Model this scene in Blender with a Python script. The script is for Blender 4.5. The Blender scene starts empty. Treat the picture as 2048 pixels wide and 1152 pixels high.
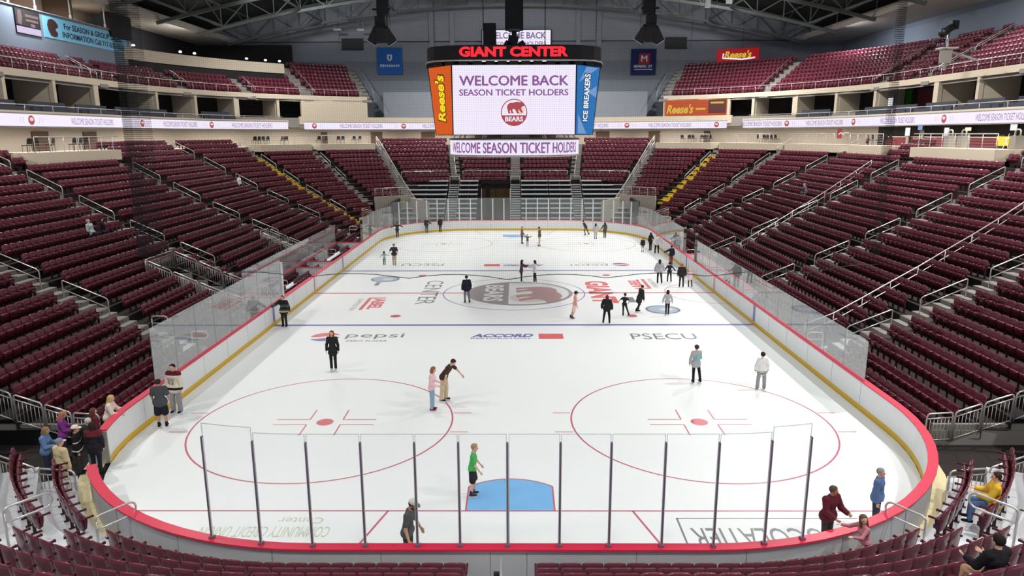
import bpy, bmesh, math, random
import numpy as np
from mathutils import Vector, Matrix
random.seed(7)
PI = math.pi
SC = bpy.context.scene
COL = SC.collection
# ------------------------------------------------------------------ camera
cd = bpy.data.cameras.new('camera')
cam = bpy.data.objects.new('camera', cd); COL.objects.link(cam)
cd.sensor_width = 36.0; cd.lens = 1410.83 / 2048 * 36.0
cd.clip_start = 0.1; cd.clip_end = 400
CAMP = Vector((0.1956, -14.2335, 10.0941))
_y, _p, _r = -0.007247, 0.215016, -0.003301
_f = Vector((math.sin(_y)*math.cos(_p), math.cos(_y)*math.cos(_p), -math.sin(_p)))
_rt = Vector((math.cos(_y), -math.sin(_y), 0)); _u = _rt.cross(_f)
_r2 = _rt*math.cos(_r) + _u*math.sin(_r); _u2 = _u*math.cos(_r) - _rt*math.sin(_r)
M4 = Matrix.Identity(4)
for i in range(3):
    M4[i][0] = _r2[i]; M4[i][1] = _u2[i]; M4[i][2] = -_f[i]; M4[i][3] = CAMP[i]
cam.matrix_world = M4
SC.camera = cam
# ------------------------------------------------------------------ world, exposure
SC.view_settings.view_transform = 'Standard'; SC.view_settings.look = 'None'
SC.view_settings.gamma = 1.0; SC.view_settings.use_curve_mapping = False
SC.view_settings.exposure = 0.0
SC.cycles.max_bounces = 7; SC.cycles.diffuse_bounces = 4; SC.cycles.glossy_bounces = 3
SC.cycles.transmission_bounces = 4; SC.cycles.transparent_max_bounces = 16
SC.cycles.caustics_reflective = False; SC.cycles.caustics_refractive = False
wd = bpy.data.worlds.new('world'); SC.world = wd; wd.use_nodes = True
wd.node_tree.nodes['Background'].inputs[0].default_value = (0.62, 0.66, 0.75, 1)
wd.node_tree.nodes['Background'].inputs[1].default_value = 0.70
# ------------------------------------------------------------------ lamps of the hall and added fill lamps
def area(name, loc, sx, sy, power, spread=140, rot=(0, 0, 0), col=(1, 0.985, 0.96)):
    l = bpy.data.lights.new(name, 'AREA'); l.shape = 'RECTANGLE'; l.size = sx; l.size_y = sy
    l.energy = power; l.spread = math.radians(spread); l.color = col
    o = bpy.data.objects.new(name, l); o.location = loc; o.rotation_euler = rot; COL.objects.link(o)
    return o
ICE_POWER = 285; SIDE_POWER = 2100; UP_POWER = 650; CON_POWER = 560
for ly in (4, 17.5, 31, 44.5, 58):
    for lx in (-7, 7):
        area('arena_lamp', (lx, ly, 24.5), 1.0, 2.2, ICE_POWER*(.5 if ly < 10 else .85 if ly < 20 else 1.0), 78)
for ly in (-2, 14, 32, 50, 68):
    for sx in (-1, 1):
        area('house_fill_lamp', (sx*23, ly, 23.2), 0.8, 0.8, SIDE_POWER*(.75 if sx < 0 else 1.6), 164, (0, math.radians(sx*-9), 0), (1, .96, .94))  # unseen fill lamps added over the stands, stronger on the right
for lx in (-14, 0, 14):
    area('house_fill_lamp', (lx, -11.5, 20.0), 1.0, 1.0, 1000, 150, (0, 0, 0), (1, .97, .94))  # added fill for the near seats and the outer face of the boards
area('house_fill_lamp', (-9, 76, 24.0), 1.2, 1.2, SIDE_POWER*.8, 130); area('house_fill_lamp', (9, 76, 24.0), 1.2, 1.2, SIDE_POWER*.8, 130)  # unseen fill added above the far end stand
for lx in (-24, 0, 24):
    area('wall_fill_lamp', (lx, 62, 25.6), 1.2, .8, 700, 120, (math.radians(68), 0, 0), (.95, .97, 1))  # unseen fill added to lift the far wall
for ly in (34, 40, 46, 51, 56.5):
    area('press_lamp', (-41.4, ly, 21.9), 1.2, .6, 60, 160, (0, 0, 0), (1, .95, .88))
for ly in (20, 45, 70):
    for sx in (-1, 1):
        area('soffit_fill_lamp', (sx*37.6, ly, 21.9), .5, 4.0, UP_POWER, 170, (0, math.radians(sx*-25), 0), (.93, .96, 1))  # unseen fill added to raise the upper levels
for ly in (26, 38, 49):
    for sx in (-1, 1):
        area('concourse_fill_lamp', (sx*34.6, ly, 10.85), .3, 10.0, CON_POWER, 170, (0, 0, 0), (1, .94, .86))  # added fill under the suite slab, brightens the concourse wall
for a in (10, 27, 44, 61, 80):
    for sx in (-1, 1):
        b = math.radians(a); area('concourse_fill_lamp', (sx*(4.42+30.6*math.cos(b)), 52.43+30.6*math.sin(b), 10.85), .3, 7.0, CON_POWER*.7, 170, (0, 0, sx*b), (1, .94, .86))  # same added fill, following the corner
# ------------------------------------------------------------------ materials
def lin(c):
    o = []
    for v in c:
        v /= 255.0
        o.append(v/12.92 if v <= .04045 else ((v+.055)/1.055)**2.4)
    return tuple(o) + (1.0,)
MATS = {}
def mat(name, rgb=None, rough=.6, spec=.4, metal=0, noise=.0, scale=6.0, emit=0, coat=0):
    if name in MATS: return MATS[name]
    m = bpy.data.materials.new(name); m.use_nodes = True
    nt = m.node_tree; b = nt.nodes['Principled BSDF']; c = lin(rgb)
    b.inputs['Base Color'].default_value = c; b.inputs['Roughness'].default_value = rough
    b.inputs['Metallic'].default_value = metal; b.inputs['Specular IOR Level'].default_value = spec
    if coat: b.inputs['Coat Weight'].default_value = coat; b.inputs['Coat Roughness'].default_value = .12
    tc = nt.nodes.new('ShaderNodeTexCoord'); nz = nt.nodes.new('ShaderNodeTexNoise')
    nz.inputs['Scale'].default_value = scale; nz.inputs['Detail'].default_value = 3
    nt.links.new(tc.outputs['Object'], nz.inputs['Vector'])
    if emit:
        b.inputs['Emission Color'].default_value = c; b.inputs['Emission Strength'].default_value = emit
        b.inputs['Base Color'].default_value = (.02, .02, .02, 1)
    else:
        mr = nt.nodes.new('ShaderNodeMapRange')
        mr.inputs[3].default_value = 1-noise; mr.inputs[4].default_value = 1+noise
        nt.links.new(nz.outputs['Fac'], mr.inputs[0])
        mx = nt.nodes.new('ShaderNodeMixRGB'); mx.blend_type = 'MULTIPLY'; mx.inputs[0].default_value = 1
        mx.inputs[1].default_value = c
        nt.links.new(mr.outputs[0], mx.inputs[2]); nt.links.new(mx.outputs[0], b.inputs['Base Color'])
    MATS[name] = m
    return m
def glassmat(name, tint, haze, ior=1.5):
    m = bpy.data.materials.new(name); m.use_nodes = True; nt = m.node_tree; nt.nodes.clear()
    out = nt.nodes.new('ShaderNodeOutputMaterial'); tr = nt.nodes.new('ShaderNodeBsdfTransparent')
    gl = nt.nodes.new('ShaderNodeBsdfGlossy'); gl.inputs['Roughness'].default_value = .03
    df = nt.nodes.new('ShaderNodeBsdfDiffuse'); df.inputs[0].default_value = (.8, .84, .84, 1)
    fr = nt.nodes.new('ShaderNodeFresnel'); fr.inputs[0].default_value = ior
    tr.inputs[0].default_value = tint
    ge = nt.nodes.new('ShaderNodeNewGeometry'); io = nt.nodes.new('ShaderNodeMapRange')   # same reflectance on both faces
    io.inputs[3].default_value = ior; io.inputs[4].default_value = 1/ior
    nt.links.new(ge.outputs['Backfacing'], io.inputs[0]); nt.links.new(io.outputs[0], fr.inputs[0])
    a = nt.nodes.new('ShaderNodeMixShader'); b = nt.nodes.new('ShaderNodeMixShader')
    a.inputs[0].default_value = haze
    nz = nt.nodes.new('ShaderNodeTexNoise'); nz.inputs['Scale'].default_value = .8
    tc = nt.nodes.new('ShaderNodeTexCoord'); nt.links.new(tc.outputs['Object'], nz.inputs[0])
    mr = nt.nodes.new('ShaderNodeMapRange'); mr.inputs[3].default_value = haze*.85; mr.inputs[4].default_value = haze*1.15
    nt.links.new(nz.outputs[0], mr.inputs[0]); nt.links.new(mr.outputs[0], a.inputs[0])
    nt.links.new(tr.outputs[0], a.inputs[1]); nt.links.new(df.outputs[0], a.inputs[2])
    nt.links.new(fr.outputs[0], b.inputs[0]); nt.links.new(a.outputs[0], b.inputs[1]); nt.links.new(gl.outputs[0], b.inputs[2])
    nt.links.new(b.outputs[0], out.inputs[0])
    MATS[name] = m; return m
def netmat(name='netting', dense=False):
    m = bpy.data.materials.new(name); m.use_nodes = True; nt = m.node_tree; nt.nodes.clear()
    out = nt.nodes.new('ShaderNodeOutputMaterial'); tr = nt.nodes.new('ShaderNodeBsdfTransparent')
    df = nt.nodes.new('ShaderNodeBsdfDiffuse'); df.inputs[0].default_value = (.02, .02, .022, 1)
    uv = nt.nodes.new('ShaderNodeUVMap'); sp = nt.nodes.new('ShaderNodeSeparateXYZ')
    nt.links.new(uv.outputs[0], sp.inputs[0]); fs = []
    for k in (0, 1):   # UV in metres: a cord every 43 mm, both ways
        d = nt.nodes.new('ShaderNodeMath'); d.operation = 'DIVIDE'; d.inputs[1].default_value = .043
        f = nt.nodes.new('ShaderNodeMath'); f.operation = 'FRACT'
        l = nt.nodes.new('ShaderNodeMath'); l.operation = 'LESS_THAN'; l.inputs[1].default_value = .029 if not dense else .16
        nt.links.new(sp.outputs[k], d.inputs[0]); nt.links.new(d.outputs[0], f.inputs[0]); nt.links.new(f.outputs[0], l.inputs[0]); fs.append(l)
    mx = nt.nodes.new('ShaderNodeMath'); mx.operation = 'MAXIMUM'
    nt.links.new(fs[0].outputs[0], mx.inputs[0]); nt.links.new(fs[1].outputs[0], mx.inputs[1])
    ms = nt.nodes.new('ShaderNodeMixShader'); nt.links.new(mx.outputs[0], ms.inputs[0])
    nt.links.new(tr.outputs[0], ms.inputs[1]); nt.links.new(df.outputs[0], ms.inputs[2]); nt.links.new(ms.outputs[0], out.inputs[0])
    MATS[name] = m; return m
mat('ice', (236, 241, 240), .42, .3, noise=.012, scale=.5)
mat('board_white', (236, 240, 240), .35, .4, noise=.01)
mat('board_back', (196, 198, 200), .5, .3, noise=.03, scale=3)
mat('kick_yellow', (226, 184, 40), .4, .4, noise=.03)
mat('cap_red', (222, 44, 78), .35, .45, noise=.03)
mat('concrete', (140, 136, 130), .8, .2, noise=.10, scale=1.5)
mat('concrete_dark', (46, 41, 40), .85, .2, noise=.12, scale=2)  # dark tone also carries the shade between seat rows
mat('tan_floor', (226, 214, 168), .5, .3, noise=.04)
mat('aluminium', (218, 222, 226), .38, .5, noise=.03, metal=.25)
mat('steel', (206, 204, 200), .30, .5, metal=.55, noise=.02)
mat('seat_maroon', (84, 20, 38), .34, .4, noise=.10, scale=9)
mat('seat_top', (108, 49, 63), .16, .5, noise=.08, scale=9)  # greyer mauve puts the glare on the backrests into the colour
mat('seat_frame', (58, 20, 28), .5, .4, noise=.05)
mat('step_yellow', (206, 176, 44), .6, .3, noise=.08)
mat('cream', (206, 194, 172), .7, .25, noise=.03, scale=2)
mat('beige', (188, 178, 164), .75, .2, noise=.03, scale=2)
mat('wall_grey', (134, 139, 148), .85, .15, noise=.04, scale=1)
mat('wall_band', (118, 123, 131), .85, .15, noise=.04, scale=1)
mat('wall_light', (150, 154, 162), .85, .15, noise=.04, scale=1)
mat('wall_blue', (128, 138, 152), .85, .15, noise=.04, scale=1)
mat('soffit', (196, 190, 182), .8, .2, noise=.03)
mat('roof_deck', (70, 74, 73), .9, .1, noise=.15, scale=.6)
mat('truss', (118, 124, 121), .6, .3, noise=.08, metal=.2)
mat('black', (18, 18, 20), .5, .4, noise=.1)
mat('dark', (38, 36, 38), .7, .3, noise=.1)
mat('suite_seat', (66, 70, 82), .6, .3, noise=.08)
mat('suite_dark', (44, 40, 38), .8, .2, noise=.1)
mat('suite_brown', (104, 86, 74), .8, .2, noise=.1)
mat('white', (236, 236, 238), .5, .4, noise=.01)
mat('led', (244, 236, 255), emit=1.0)
mat('led_purple', (150, 96, 160), emit=.85)
mat('led_grey', (126, 106, 150), emit=.8)
mat('led_red', (182, 74, 84), emit=.9)
mat('led_peach', (250, 214, 204), emit=.95)
mat('led_soft', (222, 205, 240), emit=.9)
mat('neon_red', (255, 42, 56), emit=1.5)
mat('neon_white', (255, 246, 255), emit=1.4)
mat('ad_orange', (236, 98, 20), emit=.8)
mat('ad_blue', (24, 120, 196), emit=.85)
mat('ad_lightblue', (130, 170, 226), emit=.8)
mat('ad_yellow', (252, 222, 20), emit=1.0)
mat('ad_brown', (70, 30, 10), emit=.5)
mat('ad_white', (246, 246, 250), emit=.95)
mat('lamp_glow', (255, 246, 226), emit=3.0)
mat('tube_glow', (236, 232, 190), emit=1.2)
mat('maroon_wall', (104, 44, 54), .7, .2, noise=.08)
glassmat('rink_glass', (.99, .995, .995, 1), .006, 1.22)
glassmat('side_glass', (.93, .96, .955, 1), .20, 1.75)
glassmat('rink_glass_edge', (.80, .86, .86, 1), .25)
glassmat('far_glass', (.90, .93, .92, 1), .10, 1.45)
netmat(); netmat('netting_fold', True)
# ------------------------------------------------------------------ mesh helpers
class MB:
    def __init__(s): s.v = []; s.f = []; s.m = []; s.sm = []; s.uv = None
    def add(s, vs, fs, m=0, smooth=False):
        b = len(s.v); s.v.extend([tuple(q) for q in vs])
        for f in fs: s.f.append([i+b for i in f]); s.m.append(m); s.sm.append(smooth)
    def box(s, c, d, R=None, m=0, taper=1.0):
        hx, hy, hz = d[0]/2, d[1]/2, d[2]/2; vs = []
        for z in (-1, 1):
            k = taper if z > 0 else 1
            for x, y in ((-1, -1), (1, -1), (1, 1), (-1, 1)):
                q = Vector((x*hx*k, y*hy*k, z*hz))
                if R is not None: q = R @ q
                vs.append((q.x+c[0], q.y+c[1], q.z+c[2]))
        s.add(vs, [(3, 2, 1, 0), (4, 5, 6, 7), (0, 1, 5, 4), (1, 2, 6, 5), (2, 3, 7, 6), (3, 0, 4, 7)], m)
    def bar(s, a, b, w, h, m=0, up=(0, 0, 1)):
        a = Vector(a); b = Vector(b); d = (b-a); L = d.length
        if L < 1e-6: return
        d /= L; u = Vector(up)
        if abs(d.dot(u)) > .98: u = Vector((0, 1, 0))
        x = d.cross(u).normalized(); u = x.cross(d)
        R = Matrix((x, d, u)).transposed()
        s.box((a+b)/2, (w, L, h), R, m)
    def tube(s, pts, r, n=6, m=0, closed=False):
        P = [Vector(p) for p in pts]; N = len(P); rings = []
        ref = None
        for i in range(N):
            if closed: t = (P[(i+1) % N]-P[i-1])
            else: t = P[min(i+1, N-1)]-P[max(i-1, 0)]
            t.normalize()
            if ref is None:
                ref = t.orthogonal().normalized()
            ref = (ref - t*ref.dot(t))
            if ref.length < 1e-4: ref = t.orthogonal()
            ref.normalize(); bi = t.cross(ref)
            rr = r[i] if isinstance(r, (list, tuple)) else r
            rings.append([P[i] + (ref*math.cos(2*PI*k/n) + bi*math.sin(2*PI*k/n))*rr for k in range(n)])
        vs = [q for R in rings for q in R]; fs = []
        for i in range(N if closed else N-1):
            j = (i+1) % N
            for k in range(n):
                k2 = (k+1) % n; fs.append((i*n+k, i*n+k2, j*n+k2, j*n+k))
        if not closed: fs += [tuple(range(n-1, -1, -1)), tuple((N-1)*n+k for k in range(n))]
        s.add(vs, fs, m, True)
    def strip(s, A, B, m=0, flip=False):
        n = len(A); fs = []
        for i in range(n-1):
            q = (i, i+1, n+i+1, n+i); fs.append(q[::-1] if flip else q)
        s.add(list(A)+list(B), fs, m)
    def poly(s, pts, m=0): s.add(pts, [tuple(range(len(pts)))], m)
    def prism(s, pts, dz, m=0):
        n = len(pts); vs = list(pts) + [(p[0]+dz[0], p[1]+dz[1], p[2]+dz[2]) for p in pts]
        fs = [tuple(range(n-1, -1, -1)), tuple(range(n, 2*n))] + [(i, (i+1) % n, n+(i+1) % n, n+i) for i in range(n)]
        s.add(vs, fs, m)
    def lathe(s, prof, c=(0, 0, 0), n=16, m=0):
        vs = []; fs = []
        for r, z in prof:
            for k in range(n): vs.append((c[0]+r*math.cos(2*PI*k/n), c[1]+r*math.sin(2*PI*k/n), c[2]+z))
        for i in range(len(prof)-1):
            for k in range(n): fs.append((i*n+k, i*n+(k+1) % n, (i+1)*n+(k+1) % n, (i+1)*n+k))
        fs += [tuple(range(n-1, -1, -1)), tuple((len(prof)-1)*n+k for k in range(n))]
        s.add(vs, fs, m, True)
    def build(s, name, mats, parent=None, link=True):
        me = bpy.data.meshes.new(name)
        me.from_pydata(s.v, [], s.f)
        for mm in (mats if isinstance(mats, (list, tuple)) else [mats]):
            me.materials.append(MATS[mm] if isinstance(mm, str) else mm)
        me.polygons.foreach_set('material_index', s.m); me.polygons.foreach_set('use_smooth', s.sm)
        me.update()
        o = bpy.data.objects.new(name, me)
        if parent is not None: o.parent = parent
        if link: COL.objects.link(o)
        return o
def tag(o, label=None, cat=None, group=None, kind=None):
    if label: o['label'] = label
    if cat: o['category'] = cat
    if group: o['group'] = group
    if kind: o['kind'] = kind
    return o
def empty(name, loc, rz=0, label=None, cat=None, group=None):
    o = bpy.data.objects.new(name, None); COL.objects.link(o); o.location = loc; o.rotation_euler = (0, 0, rz)
    o.empty_display_size = .1
    return tag(o, label, cat, group)
def dup(o, parent=None):
    c = o.copy(); COL.objects.link(c)
    if parent is not None: c.parent = parent
    for ch in list(o.children): dup(ch, c)
    return c
def nth(n):
    return '%d%s' % (n, 'th' if 10 <= n % 100 <= 20 else {1: 'st', 2: 'nd', 3: 'rd'}.get(n % 10, 'th'))
_tcache = {}
def text_pts(s, bold=0.0, ext=0.0):
    key = (s, bold, ext)
    if key not in _tcache:
        cu = bpy.data.curves.new('t', 'FONT'); cu.body = s; cu.size = 1; cu.offset = bold; cu.extrude = ext
        cu.resolution_u = 3
        o = bpy.data.objects.new('t', cu); COL.objects.link(o)
        dg = bpy.context.evaluated_depsgraph_get()
        me = bpy.data.meshes.new_from_object(o.evaluated_get(dg))
        v = np.array([q.co[:] for q in me.vertices]); f = [list(p.vertices) for p in me.polygons]
        bpy.data.objects.remove(o); bpy.data.curves.remove(cu); bpy.data.meshes.remove(me)
        lo, hi = v.min(0), v.max(0)
        v[:, 0] = (v[:, 0]-lo[0])/(hi[0]-lo[0]); v[:, 1] = (v[:, 1]-lo[1])/(hi[1]-lo[1])
        _tcache[key] = (v, f)
    return _tcache[key]
def text(mb, s, org, ax, up, w, h, m=0, bold=0.012, shear=0.0, n=None, lift=0.0, bend=None, fat=0.0):
    """lettering of width w and height h from its lower left corner, along ax / up"""
    v, f = text_pts(s, bold)
    O = Vector(org); A = Vector(ax).normalized(); U = Vector(up).normalized(); N = A.cross(U)
    for dx, dy in ([(0, 0)] if not fat else [(fat, 0), (-fat, 0), (0, fat*.7), (0, -fat*.7)]):
        out = []
        for q in v:
            x = q[0]*w + q[1]*h*shear + dx; y = q[1]*h + dy
            if bend: out.append(bend(x, y))
            else: out.append(O + A*x + U*y + N*lift)
        mb.add(out, f, m)
# ------------------------------------------------------------------ the ring of the rink
W, L, RC = 12.95, 60.96, 8.53
T1 = W-RC; T2 = T1+RC*PI/2; T3 = T2+L-2*RC; T4 = T3+RC*PI/2; T5 = T4+T1
def tn(th): return T1 + RC*math.radians(90-th)     # near corner, th = 0 at the side
def tf(th): return T3 + RC*math.radians(th)
def ty(y): return T2 + y - RC
def P(s, t, off):
    """s = -1 left, +1 right; t runs from the near end round to the far end"""
    if t <= T1: return Vector((s*t, -off, 0)), Vector((0, -1, 0))
    if t <= T2:
        a = PI/2-(t-T1)/RC; n = Vector((s*math.cos(a), -math.sin(a), 0)); return Vector((s*T1, RC, 0))+n*(RC+off), n
    if t <= T3: return Vector((s*(W+off), RC+t-T2, 0)), Vector((s, 0, 0))
    if t <= T4:
        a = (t-T3)/RC; n = Vector((s*math.cos(a), math.sin(a), 0)); return Vector((s*T1, L-RC, 0))+n*(RC+off), n
    return Vector((s*(T5-t), L+off, 0)), Vector((0, 1, 0))
def stretch(t, off):
    return (RC+off)/RC if (T1 < t < T2 or T3 < t < T4) else 1.0
def trange(a, b, st=1.0):
    ks = [a] + [k for k in (T1, T2, T3, T4) if a+1e-4 < k < b-1e-4] + [b]; out = []
    for i in range(len(ks)-1):
        n = max(1, int(math.ceil((ks[i+1]-ks[i])/st)))
        out += [ks[i]+(ks[i+1]-ks[i])*k/n for k in range(n)]
    return out+[b]
def pt(s, t, off, z):
    p, n = P(s, t, off); return (p.x, p.y, z)
def ringwall(mb, s, t0, t1, prof, m=0, st=1.0):
    """sweep a closed (off, z) profile along the ring"""
    ts = trange(t0, t1, st); n = len(prof); vs = []; fs = []
    for t in ts:
        for o, z in prof: vs.append(pt(s, t, o, z))
    for i in range(len(ts)-1):
        for k in range(n):
            q = (i*n+k, i*n+(k+1) % n, (i+1)*n+(k+1) % n, (i+1)*n+k); fs.append(q if s > 0 else q[::-1])
    fs += [tuple(range(n)), tuple((len(ts)-1)*n+k for k in range(n-1, -1, -1))]
    mb.add(vs, fs, m)
def rect(o0, o1, z0, z1): return [(o0, z0), (o0, z1), (o1, z1), (o1, z0)]
# ------------------------------------------------------------------ ice
def disc(mb, cx, cy, r, z, m=0, n=40, ry=None):
    ry = ry or r
    mb.poly([(cx+r*math.cos(2*PI*k/n), cy+ry*math.sin(2*PI*k/n), z) for k in range(n)], m)
def ring(mb, cx, cy, r, w, z, m=0, n=72, a0=0, a1=2*PI):
    A = [(cx+(r+w/2)*math.cos(a0+(a1-a0)*k/n), cy+(r+w/2)*math.sin(a0+(a1-a0)*k/n), z) for k in range(n+1)]
    B = [(cx+(r-w/2)*math.cos(a0+(a1-a0)*k/n), cy+(r-w/2)*math.sin(a0+(a1-a0)*k/n), z) for k in range(n+1)]
    mb.strip(B, A, m)
def rline(mb, x0, y0, x1, y1, w, z, m=0):
    d = Vector((x1-x0, y1-y0, 0)).normalized(); n = Vector((-d.y, d.x, 0))*w/2
    mb.poly([(x0+n.x, y0+n.y, z), (x0-n.x, y0-n.y, z), (x1-n.x, y1-n.y, z), (x1+n.x, y1+n.y, z)], m)
mb = MB(); ts = trange(0, T5, .8)
out = [pt(1, t, -.02, 0) for t in ts] + [pt(-1, t, -.02, 0) for t in reversed(ts)]
mb.poly(out); mb.add([(q[0], q[1], -.1) for q in out], [tuple(range(len(out)-1, -1, -1))])
ICE = tag(mb.build('floor_ice', 'ice'), kind='structure')
mat('paint_blue', (112, 112, 176), .3, .35, noise=.06, scale=3)
mat('paint_red', (196, 104, 124), .3, .35, noise=.08, scale=3)
mat('paint_spot', (206, 92, 108), .3, .35, noise=.12, scale=5)
mat('paint_crease', (120, 184, 234), .3, .35, noise=.05, scale=2)
mat('paint_grey', (128, 128, 132), .3, .35, noise=.06, scale=3)
mat('paint_dark', (152, 147, 148), .3, .35, noise=.08, scale=3)
mat('paint_logo_red', (222, 104, 106), .3, .35, noise=.06, scale=3)
mat('paint_brown', (178, 146, 144), .3, .35, noise=.08, scale=3)
mat('paint_beige', (214, 206, 198), .3, .35, noise=.04, scale=3)
mat('paint_pale_blue', (170, 190, 210), .3, .35, noise=.06, scale=3)
mat('paint_light', (226, 230, 229), .3, .35, noise=.02, scale=3)
mat('paint_green', (196, 204, 180), .3, .35, noise=.06, scale=3)
Z = .003
YB0, YB1, YC = 22.62, 38.1, 30.48
for nm, y, w, c, X in (('blue_line', YB0, .30, 'paint_blue', W), ('blue_line', YB1, .30, 'paint_blue', W), ('centre_line', YC, .26, 'paint_red', W)):
    mb = MB(); rline(mb, -X+.03, y, X-.03, y, w, Z); mb.build(nm, c, ICE)
for y in (3.35, L-3.35):
    xx = T1+math.sqrt(max(0, RC**2-(RC-3.35)**2))-.05
    mb = MB(); rline(mb, -xx, y, xx, y, .06, Z)
    s_ = 1 if y < 10 else -1
    for s in (-1, 1): rline(mb, s*3.35, y, s*4.27, y-s_*3.3, .06, Z)
    mb.build('goal_line', 'paint_red', ICE)
    mb = MB(); pts = [(-1.22, y, Z+.002), (1.22, y, Z+.002), (1.22, y+s_*1.37, Z+.002)]
    a0 = math.atan2(1.37, 1.22)
    for k in range(1, 16):
        a = a0+(PI-2*a0)*k/16; pts.append((1.83*math.cos(a), y+s_*1.83*math.sin(a), Z+.002))
    pts.append((-1.22, y+s_*1.37, Z+.002)); mb.poly(pts if s_ > 0 else pts[::-1])
    cr = mb.build('goal_crease', 'paint_crease', ICE)
    mb = MB(); q = [Vector(p) for p in pts]+[Vector(pts[0])]
    for i in range(len(q)-1): rline(mb, q[i].x, q[i].y, q[i+1].x, q[i+1].y, .05, Z+.004)
    mb.build('crease_outline', 'paint_red', cr)
for cx in (-6.71, 6.71):
    for cy in (9.45, L-9.45):
        mb = MB(); ring(mb, cx, cy, 4.57, .06, Z)
        for s in (-1, 1):
            for q in (-.85, .85): rline(mb, cx+s*4.57, cy+q, cx+s*5.2, cy+q, .05, Z)
            for q in (-1, 1):
                rline(mb, cx+s*.6, cy+q*.23, cx+s*1.8, cy+q*.23, .05, Z)
                rline(mb, cx+s*.6, cy+q*.23, cx+s*.6, cy+q*1.13, .05, Z)
        mb.build('face_off_circle', 'paint_red', ICE)
        mb = MB(); disc(mb, cx, cy, .30, Z+.002); mb.build('face_off_spot', 'paint_spot', ICE)
    for cy in (24.55, 36.3):
        mb = MB(); disc(mb, cx, cy, .30, Z); mb.build('face_off_spot', 'paint_spot', ICE)
mb = MB(); ring(mb, 0, YC, 4.57, .07, Z+.001); mb.build('centre_circle', 'paint_blue', ICE)
mb = MB(); ring(mb, W-.05, YC, 3.05, .06, Z, a0=PI/2, a1=3*PI/2); mb.build('referee_crease', 'paint_red', ICE)
# bear emblem in the middle: letters run away from the camera side, paw to the right
def bear(fn, k=1.0):
    """side view of a walking bear in a unit frame, x to its head, y up"""
    body = [(-.95, -.15), (-1.0, .15), (-.86, .42), (-.62, .56), (-.3, .56), (0, .66), (.3, .68), (.52, .60), (.62, .66), (.72, .60), (.92, .44),
            (1.04, .36), (1.0, .22), (.84, .18), (.72, .10), (.62, -.02), (.70, -.28), (.86, -.50), (.64, -.56), (.44, -.30), (.28, -.12), (.30, -.40),
            (.44, -.58), (.16, -.62), (.02, -.30), (-.12, -.14), (-.38, -.16), (-.34, -.40), (-.20, -.58), (-.48, -.62), (-.56, -.34), (-.68, -.22), (-.66, -.46), (-.52, -.60), (-.84, -.62), (-.88, -.40)]
    return [fn(x*k, y*k) for x, y in body]
def emblem(mk, layers, parent, names, R=1.0, word='BEARS'):
    """round bear crest: mk(x, y, layer) -> point"""
    def circ(r, l, n=48, y0=-9):
        return [mk(r*math.cos(2*PI*k/n), max(y0*R, r*math.sin(2*PI*k/n)), l) for k in range(n)]
    mb = MB(); mb.poly(circ(R, 0)); mb.build(names[0], layers[0], parent)
    mb = MB(); mb.poly([p for p in circ(.93*R, 1, 64, -.20)]); mb.build(names[1], layers[1], parent)
    mb = MB(); mb.poly([mk(.42*R+.36*R*math.cos(a*PI/12), .16*R+.34*R*math.sin(a*PI/12), 2) for a in range(24)]); mb.build(names[1], layers[3], parent)
    mb = MB(); mb.poly(bear(lambda x, y: mk(x*.66*R+.12*R, y*.66*R+.34*R, 3))); mb.build(names[2], layers[2], parent)
    mb = MB()
    v, f = text_pts(word, .03)
    mb.add([mk((q[0]-.5)*1.36*R*(1), (-.66+.36*q[1])*R, 3) for q in v], f); mb.build(names[3], layers[4], parent)
def ice_mk(x, y, l): return (y*3.45+.35, YC-x*3.45, Z+.004+l*.002)
emblem(ice_mk, ['paint_dark', 'paint_light', 'paint_brown', 'paint_beige', 'paint_light'], ICE, ['crest_disc', 'crest_field', 'crest_bear', 'crest_lettering'])
def ice_text(s, x, y, ax, up, w, h, c, bold=.012, shear=0, nm='ice_lettering', z=Z):
    mb = MB(); text(mb, s, (x, y, z), ax, up, w, h, 0, bold, shear); return mb.build(nm, c, ICE)
X_, Y_ = Vector((1, 0, 0)), Vector((0, 1, 0))
def ice_box(x0, y0, x1, y1, c, z=Z, nm='ice_stripe'):
    mb = MB(); mb.poly([(x0, y0, z), (x1, y0, z), (x1, y1, z), (x0, y1, z)]); return mb.build(nm, c, ICE)
ice_text('CENTER', -6.05, 34.4, -Y_, X_, 7.0, 1.15, 'paint_grey', .0)
ice_text('GIANT', 4.85, 34.2, -Y_, X_, 6.6, 1.6, 'paint_logo_red', .045)
for x, y, a, u in ((-8.75, 28.9, -Y_, X_), (8.75, 32.0, Y_, -X_)):
    ice_text('ABEL', x, y, a, u, 2.7, .8, 'paint_logo_red', .04)
    p = Vector((x, y, 0))-u*.42
    mb = MB(); mb.poly([tuple(p+a*q[0]+u*q[1]+Vector((0, 0, Z))) for q in ((0, 0), (2.9, 0), (2.9, .22), (0, .22))])
    mb.poly([tuple(p+a*q[0]+u*q[1]+Vector((0, 0, Z))) for q in ((-.3, 0), (-.05, 0), (-.05, 1.1), (-.3, 1.1))]); mb.build('ice_stripe', 'paint_logo_red', ICE)
    q = p-u*.55; ice_text('CONSTRUCTION', q.x, q.y, a, u, 3.0, .3, 'paint_grey', .0)
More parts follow.
